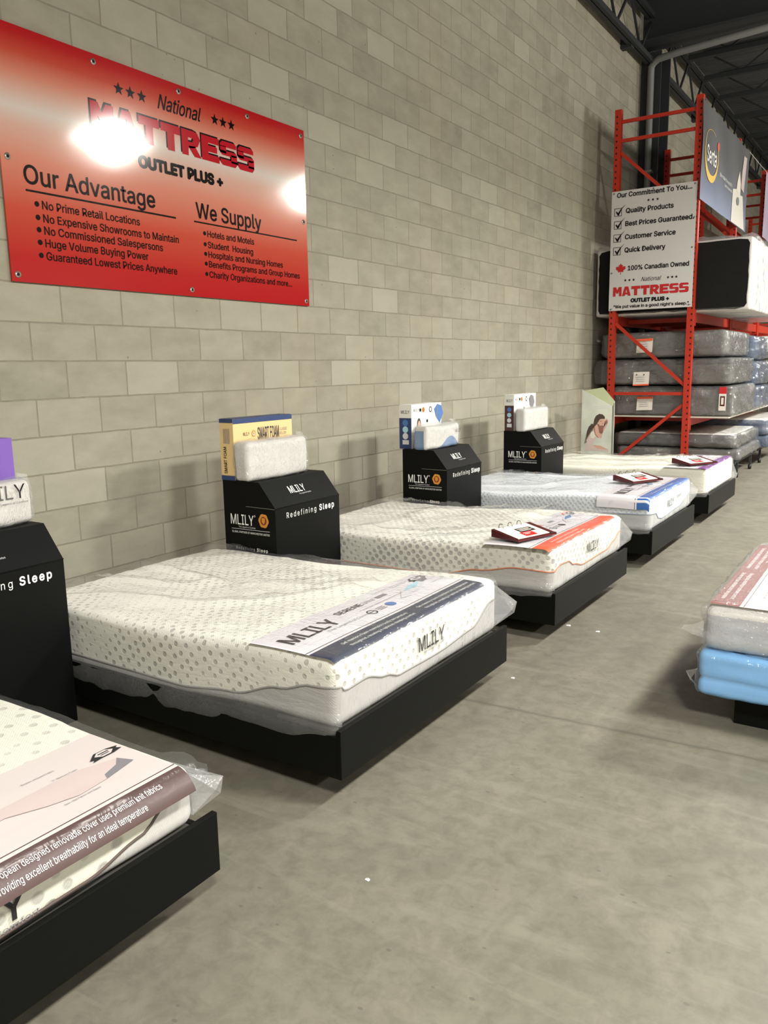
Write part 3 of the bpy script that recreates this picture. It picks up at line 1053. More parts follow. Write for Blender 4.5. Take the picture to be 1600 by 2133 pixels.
def label_sheet(i, t, x1, W_, zt, r):
    """printed sheet lying on the foot third and bending over the foot edge"""
    sag = sagf(i)
    xs = 1.895
    flat = x1 - r - xs
    R = 0.085 if i == 0 else r + 0.004
    if i == 0:
        flat = 0.38
    over = [0.105, 0.035, 0.035, 0.04, 0.03][i]          # arc length past the flat part
    S = flat + over
    ya, yb = [(0.03, W_ - 0.035), (0.0, W_ - 0.12), (-0.04, W_ - 0.13), (0.03, W_ - 0.05), (-0.01, W_ - 0.02)][i]

    def P0(s, y, e=0.0):
        # s from the head edge towards the foot
        if s <= flat:
            p = Vector((xs + s, y, zt + 0.004 + e))
        else:
            a = (s - flat) / R
            if a <= pi / 2:
                p = Vector((xs + flat + (R + e) * sin(a), y, zt + 0.004 - R + (R + e) * cos(a)))
            else:
                p = Vector((xs + flat + R + e, y, zt - r - (a - pi / 2) * R))
        d = 0.010 * nz(p.x * 1.5, y * 1.5, 3 + i) * (1 - sstep(2.2, 2.3, p.x))
        p.z += d + sag(p.x)
        if i == 3 and y < 0.03:                            # hangs down the near side
            k = 0.03 - y
            p.y = 0.03 - R * sin(min(k / R, pi / 2)) - 0.004 - e
            p.z -= (R - R * cos(min(k / R, pi / 2))) + max(0.0, k - R * pi / 2)
        return p
    y_start = ya if i != 3 else -0.085
    c = MB()
    ns, ny = 26, 40
    vs = [P0(S * a / ns, y_start + (yb - y_start) * b_ / ny) for a in range(ns + 1) for b_ in range(ny + 1)]
    fs = [(a * (ny + 1) + b_, (a + 1) * (ny + 1) + b_, (a + 1) * (ny + 1) + b_ + 1, a * (ny + 1) + b_ + 1) for a in range(ns) for b_ in range(ny)]
    c.add(vs, fs, 0, True)
    bandw = [0.092, 0.115, 0.105, 0.10, 0.085][i]
    sb = S - bandw
    E1, E2, E3 = 0.0012, 0.0022, 0.003

    def strip(s0, s1, mat, e, y_a=y_start, y_b=yb):
        n, m = 8, 30
        vs = [P0(s0 + (s1 - s0) * a / n, y_a + (y_b - y_a) * b_ / m, e) for a in range(n + 1) for b_ in range(m + 1)]
        c.add(vs, [(a * (m + 1) + b_, (a + 1) * (m + 1) + b_, (a + 1) * (m + 1) + b_ + 1, a * (m + 1) + b_ + 1) for a in range(n) for b_ in range(m)], mat, True)
    strip(sb, S, 1, E1)
    strip(sb - 0.018, sb - 0.0145, 2 if i else 1, E1)
    T = lambda u, v: P0(-v, u, E2)                         # u along +y, v up = towards the head
    def tx(s_, y, s, w, h, mat, **k):
        c.text(s_, T, y, -s, w, h, mat, **k)
    def rect(ya_, yb_, s0, s1, mat, e=E2):
        c.add([P0(s1, ya_, e), P0(s1, yb_, e), P0(s0, yb_, e), P0(s0, ya_, e)], [(0, 1, 2, 3)], mat)
    def pl(pts, mat, e=E2):
        c.poly([P0(s, y, e) for y, s in pts], mat)
    o = [0.0, 0.0, 0.0, 0.06, 0.0][i]
    if i == 0:
        # text in the brown band, runs out of frame to the left
        tx('European designed removable cover uses premium knit fabrics', 0.703, sb + 0.040, 0.494, 0.0175, 3)
        tx('providing excellent breathability for an ideal temperature', 0.700, sb + 0.072, 0.427, 0.0175, 3)
        # cut-away drawing of the mattress
        pl([(1.227, 0.204), (1.119, 0.168), (1.018, 0.171), (0.883, 0.177), (0.70, 0.20), (0.66, 0.215), (0.70, 0.228), (0.869, 0.216), (0.966, 0.250), (1.07, 0.265), (1.145, 0.255), (1.20, 0.235)], 4)
        pl([(1.227, 0.204), (1.245, 0.256), (1.134, 0.280), (1.145, 0.255), (1.20, 0.235)], 5, E3)
        pl([(0.66, 0.215), (0.70, 0.228), (0.869, 0.216), (0.966, 0.250), (1.07, 0.265), (1.145, 0.255), (1.134, 0.280), (1.04, 0.29), (0.96, 0.268), (0.865, 0.228), (0.70, 0.238)], 6, E3)
        tx('MLILY', 1.11, 0.222, 0.045, 0.016, 2, )
        for s_, y, s, w_ in (('Double Jacquard Fabric', 0.985, 0.115, 0.10), ('3" Memory Foam', 1.045, 0.165, 0.078), ('5" Support Foam', 1.045, 0.180, 0.078), ('Non-Slip Fabric and Zipper', 0.987, 0.303, 0.112)):
            tx(s_, y, s, w_, 0.008, 5)
    else:
        f = 1.0
        if i in (1, 3):
            tx('MLILY', 0.055 + o, 0.180, 0.31, 0.085, 2, bold=0.01)
            tx('The Legend of Comfort', 0.24 + o, 0.212, 0.30, 0.016, 5)
        elif i == 2:
            tx('MLILY', 0.06, 0.180, 0.31, 0.085, 2, bold=0.01)
        else:
            tx('MLILY', 0.07, 0.185, 0.30, 0.08, 2, bold=0.01)
        tx('SERENE', 0.435 + o, 0.112, 0.185, 0.036, 7 if i == 2 else 2, bold=0.006)
        if i == 1:
            tx('Ultra', 0.635, 0.110, 0.075, 0.03, 5)
        rect(0.735 + o, 0.81 + o, 0.085, 0.112, 5)
        tx('A good night\'s sleep brings you better days', 0.53 + o, 0.158, 0.34, 0.012, 5)
        tx('Cooling gel memory foam', 0.53 + o, 0.134, 0.20, 0.008, 6)
        cy = 0.545 + o
        c.disc(P0(0.205, cy, E2), (0, 1, 0), (-1, 0, 0), 0.026, 2, 18, 0.020)
        rect(cy - 0.016, cy + 0.016, 0.202, 0.207, 2)
        for k in range(3):
            rect(cy + 0.045, cy + 0.10, 0.188 + k * 0.013, 0.194 + k * 0.013, 5)
        c.disc(P0(0.205, cy + 0.145, E2), (0, 1, 0), (-1, 0, 0), 0.026, 8 if i != 2 else 2, 18)
        # cut-away drawing
        yy = 0.785 + o
        pl([(yy, 0.20), (yy + 0.10, 0.135), (yy + 0.26, 0.085), (yy + 0.36, 0.065), (yy + 0.40, 0.080), (yy + 0.34, 0.135), (yy + 0.22, 0.175), (yy + 0.06, 0.218)], 6)
        pl([(yy + 0.10, 0.15), (yy + 0.20, 0.115), (yy + 0.29, 0.118), (yy + 0.20, 0.16)], 8 if i in (2, 3) else 9, E3)
        pl([(yy + 0.30, 0.09), (yy + 0.36, 0.065), (yy + 0.40, 0.080), (yy + 0.34, 0.135), (yy + 0.29, 0.14)], 5, E3)
        for s_, y, s in (('Top Cover', yy - 0.01, 0.05), ('Memory Foam', yy + 0.13, 0.055), ('Support Foam', yy + 0.13, 0.072), ('Zip Cover', yy + 0.30, 0.19)):
            tx(s_, y, s, 0.12, 0.008, 5)
        if i != 3 and i != 4:
            for rep, ya_ in ((0, 0.15), (1, 0.70)):
                if ya_ + 0.45 > yb:
                    continue
                tx('Gel memory foam maintains body temperature', ya_, sb + 0.045, 0.46, 0.016, 3)
                tx('throughout, resulting in optimum sleeping comfort', ya_ + 0.01, sb + 0.080, 0.46, 0.016, 3)
        else:
            tx('Gel memory foam maintains body temperature', 0.15 + o, sb + 0.055, 0.7, 0.016, 3)
    # diamond guarantee badge
    by, bs = (1.226, 0.147) if i == 0 else (1.115 + o * 0.6, 0.075)
    k = 0.72 if i == 0 else 0.95
    pl([(by - 0.075 * k, bs + 0.012 * k), (by - 0.03 * k, bs - 0.028 * k), (by + 0.03 * k, bs - 0.028 * k), (by + 0.075 * k, bs - 0.012 * k), (by + 0.06 * k, bs), (by + 0.075 * k, bs + 0.018 * k), (by + 0.03 * k, bs + 0.028 * k), (by - 0.03 * k, bs + 0.028 * k), (by - 0.075 * k, bs + 0.034 * k), (by - 0.06 * k, bs + 0.02 * k)], 2 if i != 2 else 7)
    pl([(by - 0.045 * k, bs), (by - 0.02 * k, bs - 0.022 * k), (by + 0.02 * k, bs - 0.022 * k), (by + 0.045 * k, bs), (by + 0.02 * k, bs + 0.022 * k), (by - 0.02 * k, bs + 0.022 * k)], 0, E3)
    rect(by - 0.025 * k, by + 0.025 * k, bs - 0.006, bs - 0.001, 2, 0.0036)
    rect(by - 0.020 * k, by + 0.020 * k, bs + 0.004, bs + 0.008, 2, 0.0036)
    c.build('label_sheet', ['paper' if i else 'paper_pink', BANDM[i], 'ink', 'ink_white', 'ink_lightgrey' if i else 'ink_pinkgrey', 'ink_grey', 'ink_lightgrey' if i else 'ink_pinkgrey', 'ink_orange', 'ink_blue', 'ink_teal'], t)


for i in range(5):
    mattress(i)

# ------------------------------------------------------------------ black display boxes between the beds
DB = [(-1.285, -0.722, 'black display carton at the far left, only its room-facing side in view'),
      (0.694, 1.322, 'black display carton holding the cream pillow box, between the navy and orange banded beds'),
      (2.715, 3.318, 'black display carton holding the white and navy pillow box, behind the orange banded bed'),
      (4.712, 5.312, 'black display carton holding the white and maroon pillow box, farthest along the wall')]


def crest(c, P, u, v, r, m_gold, m_red, e=0.001):
    k = []
    for a in range(28):
        th = 2 * pi * a / 28
        rr = r * (1.0 + 0.05 * cos(6 * th + 0.5))
        k.append(P(u + rr * cos(th) * 0.92, v + rr * sin(th), 0.0))
    c.poly(k, m_gold)
    c.poly([P(u + r * 0.62 * cos(2 * pi * a / 16) * 0.92, v + r * 0.62 * sin(2 * pi * a / 16), e) for a in range(16)], m_red)
    c.poly([P(u + r * q[0], v + r * q[1], 2 * e) for q in ((-.3, .42), (.3, .42), (.3, -.15), (.0, -.45), (-.3, -.15))], m_gold)


for k, (y0, y1, lab) in enumerate(DB):
    w = y1 - y0
    t = thing('display_carton', lab, 'display box', (0.46 + (0.03 if k == 2 else 0.0), y0, 0.0), 0.0, 'black display cartons between the beds')
    c = MB()
    d, zt, zs, xs = 0.41, 0.905, 0.757, 0.29
    prof = [(0, 0), (d, 0), (d, zs), (xs, zt), (0, zt)]
    vs = [(x, 0, z) for x, z in prof] + [(x, w, z) for x, z in prof]
    c.add(vs, [(0, 1, 2, 3, 4), (9, 8, 7, 6, 5), (1, 6, 7, 2), (4, 9, 5, 0), (0, 5, 6, 1), (4, 3, 8, 9)], 0)
    c.add([vs[2], vs[7], vs[8], vs[3]], [(0, 1, 2, 3)], 0)
    PSd = lambda u, v, e=0.0: (u - 0.46, -0.0012 - e, v)
    # side towards the camera
    c.text('MLILY', PSd, 0.513, 0.640, 0.185, 0.062, 1, bold=0.004)
    c.disc(PSd(0.708, 0.700), (1, 0, 0), (0, 0, 1), 0.006, 1, 10, 0.004)
    c.text('The Legend of Comfort', PSd, 0.575, 0.622, 0.135, 0.010, 2)
    crest(c, PSd, 0.777, 0.677, 0.042, 3, 4)
    c.poly([PSd(0.516, 0.611), PSd(0.822, 0.613), PSd(0.822, 0.6155), PSd(0.516, 0.6135)], 2)
    c.text('GLOBAL PARTNER OF MANCHESTER UNITED', PSd, 0.519, 0.588, 0.302, 0.012, 1)
    c.text('Redefining', PSd, 0.547, 0.486, 0.150, 0.018, 2, spacing=1.4)
    c.text('Sleep', PSd, 0.715, 0.486, 0.085, 0.019, 1, bold=0.02, spacing=1.25)
    # side towards the room
    PFd = lambda u, v, e=0.0: (d + 0.0012 + e, u, v)
    ox = -0.07 if k == 0 else 0.0
    c.text('Redefining', PFd, 0.100 + ox, 0.685, 0.285, 0.034, 1, spacing=1.35)
    c.text('Sleep', PFd, 0.418 + ox, 0.685, 0.150, 0.036, 1, bold=0.025, spacing=1.25)
    # slope
    dx, dz = d - xs, zs - zt
    L_ = sqrt(dx * dx + dz * dz)
    PT = lambda u, v, e=0.0: (d - dx * v / L_ + 0.0010, u, zs - dz * v / L_ + 0.0010)
    c.text('MLILY', PT, 0.205 + ox, 0.078, 0.150, 0.050, 1, bold=0.004)
    c.text('The Legend of Comfort', PT, 0.275 + ox, 0.060, 0.115, 0.009, 2)
    # folded card seams
    c.poly([PSd(0.64, zs - 0.004), PSd(0.868, zs - 0.006), PSd(0.868, zs - 0.0035), PSd(0.64, zs - 0.0015)], 5)
    c.build('carton_body', ['black_card', 'ink_white', 'ink_lightgrey', 'gold', 'crest_red', 'dark_edge'], t, bevel=0.0)
    f_ = MB()
    vs = [(d + 0.002, 0.004, zs - 0.005), (d + 0.002, w - 0.004, zs - 0.005), (d + 0.004, w + 0.002, zs + 0.0015), (d + 0.004, -0.002, zs + 0.0015)]
    f_.add(vs + [(x - 0.003, y, z) for x, y, z in vs], [(0, 1, 2, 3), (7, 6, 5, 4), (0, 4, 5, 1), (1, 5, 6, 2), (2, 6, 7, 3), (3, 7, 4, 0)], 0)
    f_.build('lid_lip', 'black_card', t)

# ------------------------------------------------------------------ pillow boxes and pillows on the cartons
ZT = 0.9055


def wordart(c, P, s, u0, v0, w, h, mat):
    c.text(s, P, u0, v0, w, h, mat, bold=0.02)


# cream box
t = thing('pillow_box', 'cream pillow box with navy edges standing upright on a black carton', 'box', (0.455, 0.695, ZT))
c = MB(); c.box(0.0, 0.11, 0.0, 0.545, 0.0, 0.368, 0)
P1 = lambda u, v, e=0.0: (0.1115 + e, u, v)
P2 = lambda u, v, e=0.0: (u, -0.0015 - e, v)
c.poly([P1(0, 0.338), P1(0.545, 0.338), P1(0.545, 0.368), P1(0, 0.368)], 1)
c.poly([P1(0, 0.0), P1(0.545, 0.0), P1(0.545, 0.03), P1(0, 0.03)], 1)
c.poly([P2(0, 0.345), P2(0.11, 0.345), P2(0.11, 0.368), P2(0, 0.368)], 1)
c.poly([P2(0, 0.0), P2(0.11, 0.0), P2(0.11, 0.028), P2(0, 0.028)], 1)
c.add([(0, 0, 0.3695), (0.11, 0, 0.3695), (0.11, 0.545, 0.3695), (0, 0.545, 0.3695)], [(0, 1, 2, 3)], 1)
c.text('MLILY', P1, 0.085, 0.262, 0.055, 0.020, 2)
crest(c, P1, 0.178, 0.270, 0.020, 3, 4)
c.text('SMART FOAM', P1, 0.215, 0.232, 0.20, 0.072, 5, bold=0.01)
c.text('CLASSIC', P1, 0.425, 0.272, 0.07, 0.018, 6)
c.text('PILLOW', P1, 0.425, 0.246, 0.06, 0.018, 6)
PV = lambda u, v: P2(0.075 - v, u)
c.text('SMART FOAM', PV, 0.04, 0.025, 0.16, 0.024, 2, bold=0.01)
for q in range(6):
    c.poly([P2(0.03 + q * 0.009, 0.22), P2(0.034 + q * 0.009, 0.22), P2(0.034 + q * 0.009, 0.31), P2(0.03 + q * 0.009, 0.31)], 6)
c.build('carton', ['box_cream', 'box_navy', 'ink', 'gold', 'ink_white', 'navy', 'ink_grey'], t)


def pillow_mesh(w, h, d, r, seed, contour=False):
    def disp(p, n):
        q = p + n * (0.006 * nz(p.x * 8 + seed, p.y * 8, p.z * 8) + 0.004 * ridge(p.y * 12, p.z * 12, seed) * 0.4)
        e = min(p.y, w - p.y)
        q.x += 0.02 * (p.x / d) * sstep(0.0, 0.15, e)
        if contour:
            q.z -= 0.012 * sin(p.y / w * pi) * sstep(h * 0.6, h, p.z)
        return q
    if contour:
        return rbox(0, d, 0, w, 0, h, r, 12, 110, 60, disp)
    return rbox(0, d, 0, w, 0, h, r, 8, 22, 12, disp)


def pillow(name, label, loc, w, h, d, r, seed, mats, split=None, extra=None, group='wrapped pillows on the black cartons'):
    t = thing(name, label, 'pillow', loc, 0.0, group)
    c = MB()
    vs, fs, uvs, raw = pillow_mesh(w, h, d, r, seed, split is not None)
    c.add(vs, fs, 0, True)
    if split:
        for q, f in enumerate(fs):
            cy = sum(raw[a].y for a in f) / 4
            cz = sum(raw[a].z for a in f) / 4
            cx = sum(raw[a].x for a in f) / 4
            c.m[q] = 1 if split(cx, cy, cz) else 0
    if extra:
        extra(c)
    c.build('pillow_body', mats, t)
    g = 0.005
    c = MB()
    def wd(p, n):
        return p + n * (0.010 * max(0, ridge(p.y * 9 + seed, p.z * 9, p.x * 9)) + 0.004 * nz(p.x * 20, p.y * 20, p.z * 20)) + Vector((0.022 * (max(p.x, 0) / d) * sstep(0.0, 0.15, min(p.y, w - p.y)), 0, 0))
    vs, fs, _, _ = rbox(-g, d + g, -g, w + g, 0.001, h + g, r + g, 10, 30, 18, wd)
    c.add(vs, fs, 0, True)
    # gathered corner of the bag
    A = Vector((d * 0.5, w - 0.03, h - 0.01)); B = Vector((d * 0.5, w + 0.004, h - 0.07))
    c.add([A, B, (d * 0.6, w + 0.012, h + 0.022), (d * 0.3, w - 0.02, h + 0.030), (d * 0.7, w + 0.02, h - 0.045)], [(0, 2, 3), (0, 1, 2), (1, 4, 2)], 1)
    c.build('plastic_bag', ['plastic_crinkled', 'plastic_flap'], t)
    return t


pillow('pillow', 'plain white block pillow in clear bag leaning on the cream pillow box', (0.575, 0.675, ZT), 0.565, 0.232, 0.115, 0.028, 1.0, ['white_foam'])
def ex(c):
    P = lambda u, v: (0.153 + 0.0, u, v)
    c.text('MLILY', P, 0.43, 0.115, 0.085, 0.026, 2)
pillow('pillow', 'white pillow with a blue wave panel leaning on the white and navy pillow box', (0.605, 2.695, ZT), 0.55, 0.190, 0.125, 0.028, 2.0, ['white_foam', 'blue_foam', 'ink'],
       split=lambda x, y, z: (x > 0.1 and z < 0.09 * math.exp(-((y - 0.36) / 0.13) ** 2)) or (y < 0.035 and x < 0.10 and z < 0.15), extra=ex)
pillow('pillow', 'white pillow in crumpled bag leaning on the white and maroon pillow box', (0.60, 4.675, ZT), 0.60, 0.222, 0.11, 0.026, 3.0, ['white_foam'])
def ex1(c):
    P = lambda u, v: (0.1345, u, v)
    c.text('MLILY', P, 0.26, 0.120, 0.25, 0.062, 1)
    c.text('The Legend of Comfort', P, 0.36, 0.098, 0.16, 0.009, 1)
pillow('pillow', 'white pillow cut by the left edge of the picture, standing on a black carton', (0.575, -1.28, ZT), 0.558, 0.19, 0.11, 0.03, 4.0, ['white_foam', 'ink'], extra=ex1)


def tall_box(loc, w, h, d, lab, side, prod, has_face):
    t = thing('pillow_box', lab, 'box', loc, 0.0, None)
    c = MB(); c.box(0, d, 0, w, 0, h, 0)
    P1 = lambda u, v, e=0.0: (d + 0.0015 + e, u, v)
    P2 = lambda u, v, e=0.0: (u, -0.0015 - e, v)
    c.poly([P2(0, 0), P2(d, 0), P2(d, h * 0.70), P2(0, h * 0.70)], 1)
    c.text('MLILY', P2, 0.018, h * 0.80, d - 0.036, 0.026, 2)
    for q, (z, m) in enumerate(((0.59, 3), (0.44, 4), (0.29, 5))):
        c.disc(P2(d * 0.5, h * z, 0.001), (1, 0, 0), (0, 0, 1), d * 0.23, m, 18)
    c.poly([P2(d * .26, h * .10, .001), P2(d * .78, h * .10, .001), P2(d * .78, h * .20, .001), P2(d * .26, h * .20, .001)], 5)
    c.text('MLILY', P1, 0.03, h * 0.84, 0.09, 0.022, 7)
    c.poly([P1(0.125, h * .83), P1(0.155, h * .83), P1(0.155, h * .90), P1(0.125, h * .90)], 2)
    crest(c, P1, 0.19, h * 0.865, 0.022, 8, 9)
    c.disc(P1(0.305, h * 0.86), (0, 1, 0), (0, 0, 1), 0.026, 2, 6, 0.018)
    # drawn pillow
    pu, pv = 0.44, h * 0.80
    c.poly([P1(pu - 0.075, pv + 0.02), P1(pu - 0.02, pv + 0.06), P1(pu + 0.05, pv + 0.045), P1(pu + 0.08, pv - 0.02), P1(pu + 0.02, pv - 0.10), P1(pu - 0.045, pv - 0.045)], prod)
    c.poly([P1(pu - 0.045, pv - 0.045, .001), P1(pu - 0.02, pv + 0.06, .001), P1(pu - 0.01, pv + 0.06, .001), P1(pu - 0.03, pv - 0.06, .001)], 6)
    if has_face:
        c.poly([P1(0.115 + 0.030 * cos(a * pi / 8), h * 0.53 + 0.055 * sin(a * pi / 8), .001) for a in range(16)], 10)
        c.poly([P1(0.115 + 0.021 * cos(a * pi / 8), h * 0.51 + 0.040 * sin(a * pi / 8), .002) for a in range(16)], 11)
        c.poly([P1(0.06, h * .20, .0005), P1(0.18, h * .20, .0005), P1(0.16, h * .40, .0005), P1(0.075, h * .40, .0005)], 12)
    c.disc(P1(0.25, h * 0.60), (0, 1, 0), (0, 0, 1), 0.014, 2, 10)
    c.build('carton', ['box_white', side, 'ink', 'ink_blue', 'ink_teal', 'ink_lightgrey', 'ink_grey', 'ink_grey', 'gold', 'crest_red', 'hair', 'skin', 'ink_grey'], t)


tall_box((0.445, 2.745, ZT), 0.49, 0.355, 0.115, 'white and navy pillow box with a drawn blue pillow, standing on a black carton', 'box_navy', 3, True)
tall_box((0.465, 4.72, ZT), 0.555, 0.362, 0.10, 'white and maroon pillow box with a drawn grey pillow, standing on a black carton', 'box_maroon', 6, False)
t = thing('pillow_box', 'purple pillow box cut by the left edge of the picture, on a black carton', 'box', (0.44, -1.28, ZT))
c = MB(); c.box(0, 0.10, 0, 0.575, 0, 0.37, 0)
c.poly([(0.1015, 0, 0.03), (0.1015, 0.575, 0.03), (0.1015, 0.575, 0.09), (0.1015, 0, 0.09)], 1)
c.build('carton', ['box_purple', 'ink_white'], t)

# ------------------------------------------------------------------ ring binders on the labels
def binder(loc, rot, lab, s=1.0):
    t = thing('ring_binder', lab, 'binder', loc, rot, 'small ring binders lying on the mattresses')
    t.scale = (s, s, s)
    L_, Wd = 0.34, 0.215      # along local y, along local x (spine at x = 0)
    c = MB()
    prof = [(0.0, 0.0), (Wd, 0.0), (Wd, 0.010), (0.0, 0.046)]
    vs = [(x, 0, z) for x, z in prof] + [(x, L_, z) for x, z in prof]
    c.add(vs, [(0, 1, 2, 3), (7, 6, 5, 4), (1, 5, 6, 2)], 0)
    c.add([vs[3], vs[0], vs[4], vs[7]], [(0, 1, 2, 3)], 1)
    c.add([vs[0], vs[1], vs[5], vs[4]], [(0, 1, 2, 3)], 1)
    c.add([vs[3], vs[2], vs[6], vs[7]], [(0, 1, 2, 3)], 0)
    c.build('binder_cover', ['binder', 'binder_black'], t)
    c = MB()
    zf = lambda x: 0.048 - 0.036 * x / Wd
    def top(xa, xb, ya, yb, e, m):
        c.add([(xa, ya, zf(xa) + e), (xb, ya, zf(xb) + e), (xb, yb, zf(xb) + e), (xa, yb, zf(xa) + e)], [(0, 1, 2, 3)], m)
    for q in range(3):
        top(0.012, Wd - 0.012 - q * 0.002, 0.014, L_ - 0.05, 0.0012 * q, 0)
    top(0.07, 0.13, 0.12, 0.25, 0.004, 1)
    top(0.13, 0.19, 0.10, 0.20, 0.004, 2)
    for q in range(4):
        top(0.082 + q * 0.011, 0.086 + q * 0.011, 0.13, 0.24 - 0.02 * (q % 2), 0.005, 0)
    top(0.145, 0.150, 0.115, 0.185, 0.005, 0); top(0.16, 0.166, 0.115, 0.16, 0.005, 0)
    c.build('pages', ['page', 'binder_black', 'ink_red'], t)
    for q in (0.07, 0.15, 0.23):
        c = MB()
        c.tube([(0.012 + 0.018 * cos(a * pi / 8), q, 0.048 + 0.022 * sin(a * pi / 8)) for a in range(-1, 10)], 0.0022, 6)
        c.build('ring', 'ring', t)
    c = MB(); c.box(0.03, Wd, L_ - 0.045, L_ - 0.002, 0.012, 0.014 + 0.0, 0); c.build('cover_flap', 'binder_black', t)
    return t


binder((1.895, 1.455, 0.552), radians(-18), 'open red and black ring binder on the orange banded mattress')
binder((1.79, 4.09, 0.552), radians(-26), 'open red and black ring binder on the blue banded mattress', 1.08)
binder((1.92, 5.575, 0.552), radians(-30), 'open red and black ring binder on the purple banded mattress', 1.12)

# ------------------------------------------------------------------ mattress stack at the right edge
t = thing('low_plinth', 'low black plinth under the blue wrapped foundation at the right edge', 'plinth', (3.40, 0.76, 0.0))
c = MB(); c.box(0, 1.62, 0, 1.10, 0.0, 0.138); c.build('base_box', 'platform', t, bevel=0.002)
t = thing('foundation', 'light blue wrapped foundation under the grey mattress at the right edge', 'foundation', (3.262, 0.66, 0.140))
c = MB()
def fd(p, n):
    q = p + n * (0.006 * nz(p.x * 4, p.y * 4, p.z * 14) + 0.003 * ridge(p.x * 9, p.z * 16))
    if n.y < -0.5 or n.x < -0.5:
        q = q + n * (-0.010 * math.exp(-((p.z - 0.075) / 0.012) ** 2))
    return q
vs, fs, _, _ = rbox(0, 1.90, 0, 1.38, 0.0, 0.198, 0.03, 40, 30, 12, fd)
c.add(vs, fs, 0, True)
c.build('foundation_cover', 'foundation_blue', t)
c = MB()
vs, fs, _, _ = rbox(-0.008, 1.908, -0.008, 1.388, 0.0005, 0.203, 0.034, 40, 30, 10, lambda p, n: p + n * (0.010 * max(0, ridge(p.x * 6 + p.y * 6, p.z * 11))) if abs(n.z) < 0.5 else p)
c.add(vs, fs, 0, True)
c.add([(0.0, -0.005, 0.12), (-0.03, 0.0, 0.06), (-0.055, 0.02, 0.09), (0.0, 0.03, 0.02)], [(0, 2, 1), (1, 2, 3)], 1)
c.build('plastic_wrap', ['plastic', 'plastic_flap'], t)
t = thing('mattress', 'grey mattress with dusty rose banded label, on the blue foundation at the right edge', 'mattress', (3.275, 0.665, 0.347))
c = MB()
vs, fs, _, _ = rbox(0, 1.90, 0, 1.37, 0.0, 0.198, 0.045, 40, 30, 10, lambda p, n: p + n * 0.006 * nz(p.x * 4, p.y * 4, p.z * 6))
c.add(vs, fs, 0, True)
for q, f in enumerate(fs):
    zz = sum(vs[a].z for a in f) / 4
    c.m[q] = 1 if zz > 0.155 else 0
c.build('mattress_cover', ['lightgrey_fabric', 'white_fabric'], t)
c = MB()
zt = 0.2055
c.box(0.02, 0.47, 0.005, 1.30, zt - 0.0015, zt, 0)
c.add([(0.02, 0.005, zt + .001), (0.135, 0.005, zt + .001), (0.135, 1.30, zt + .001), (0.02, 1.30, zt + .001)], [(0, 1, 2, 3)], 1)
c.add([(0.150, 0.005, zt + .001), (0.1525, 0.005, zt + .001), (0.1525, 1.30, zt + .001), (0.150, 1.30, zt + .001)], [(0, 1, 2, 3)], 2)
PR = lambda u, v: (v, 1.30 - u, zt + 0.002)
c.text('Gel memory foam maintains body temperature', PR, 0.10, 0.045, 0.5, 0.018, 3)
c.text('throughout, resulting in optimum comfort', PR, 0.10, 0.08, 0.5, 0.018, 3)
c.text('Gel memory foam maintains body temperature', PR, 0.70, 0.045, 0.5, 0.018, 3)
c.text('throughout, resulting in optimum comfort', PR, 0.70, 0.08, 0.5, 0.018, 3)
c.text('MLILY', PR, 0.62, 0.27, 0.34, 0.085, 2, bold=0.01)
for q in range(4):
    c.text('Cooling gel memory foam layer', PR, 0.92, 0.20 + 0.022 * q, 0.20, 0.009, 4)
c.build('label_sheet', ['paper_pink', 'rose', 'ink', 'ink_white', 'ink_grey'], t)
c = MB()
def pw(p, n):
    if n.z > 0.4:
        return p + n * 0.002 * nz(p.x * 6, p.y * 6)
    return p + n * (0.016 * max(0, ridge(p.x * 9 + p.y * 9, p.z * 14 + 0.8 * nz(p.x * 5, p.y * 5))) + 0.006 * nz(p.x * 18, p.y * 18, p.z * 18))
vs, fs, _, _ = rbox(-0.010, 1.91, -0.010, 1.38, 0.001, 0.2115, 0.05, 60, 40, 14, pw)
c.add(vs, fs, 0, True)
c.add([(0.0, 0.0, 0.13), (0.0, 0.0, 0.05), (-0.085, -0.03, 0.085), (-0.078, -0.02, 0.10), (0.02, -0.012, 0.15), (-0.04, -0.03, 0.11), (-0.045, -0.02, 0.065)], [(0, 5, 6, 1), (5, 3, 2, 6), (4, 5, 0)], 1)
c.build('plastic_bag', ['plastic_crinkled', 'plastic_flap'], t)

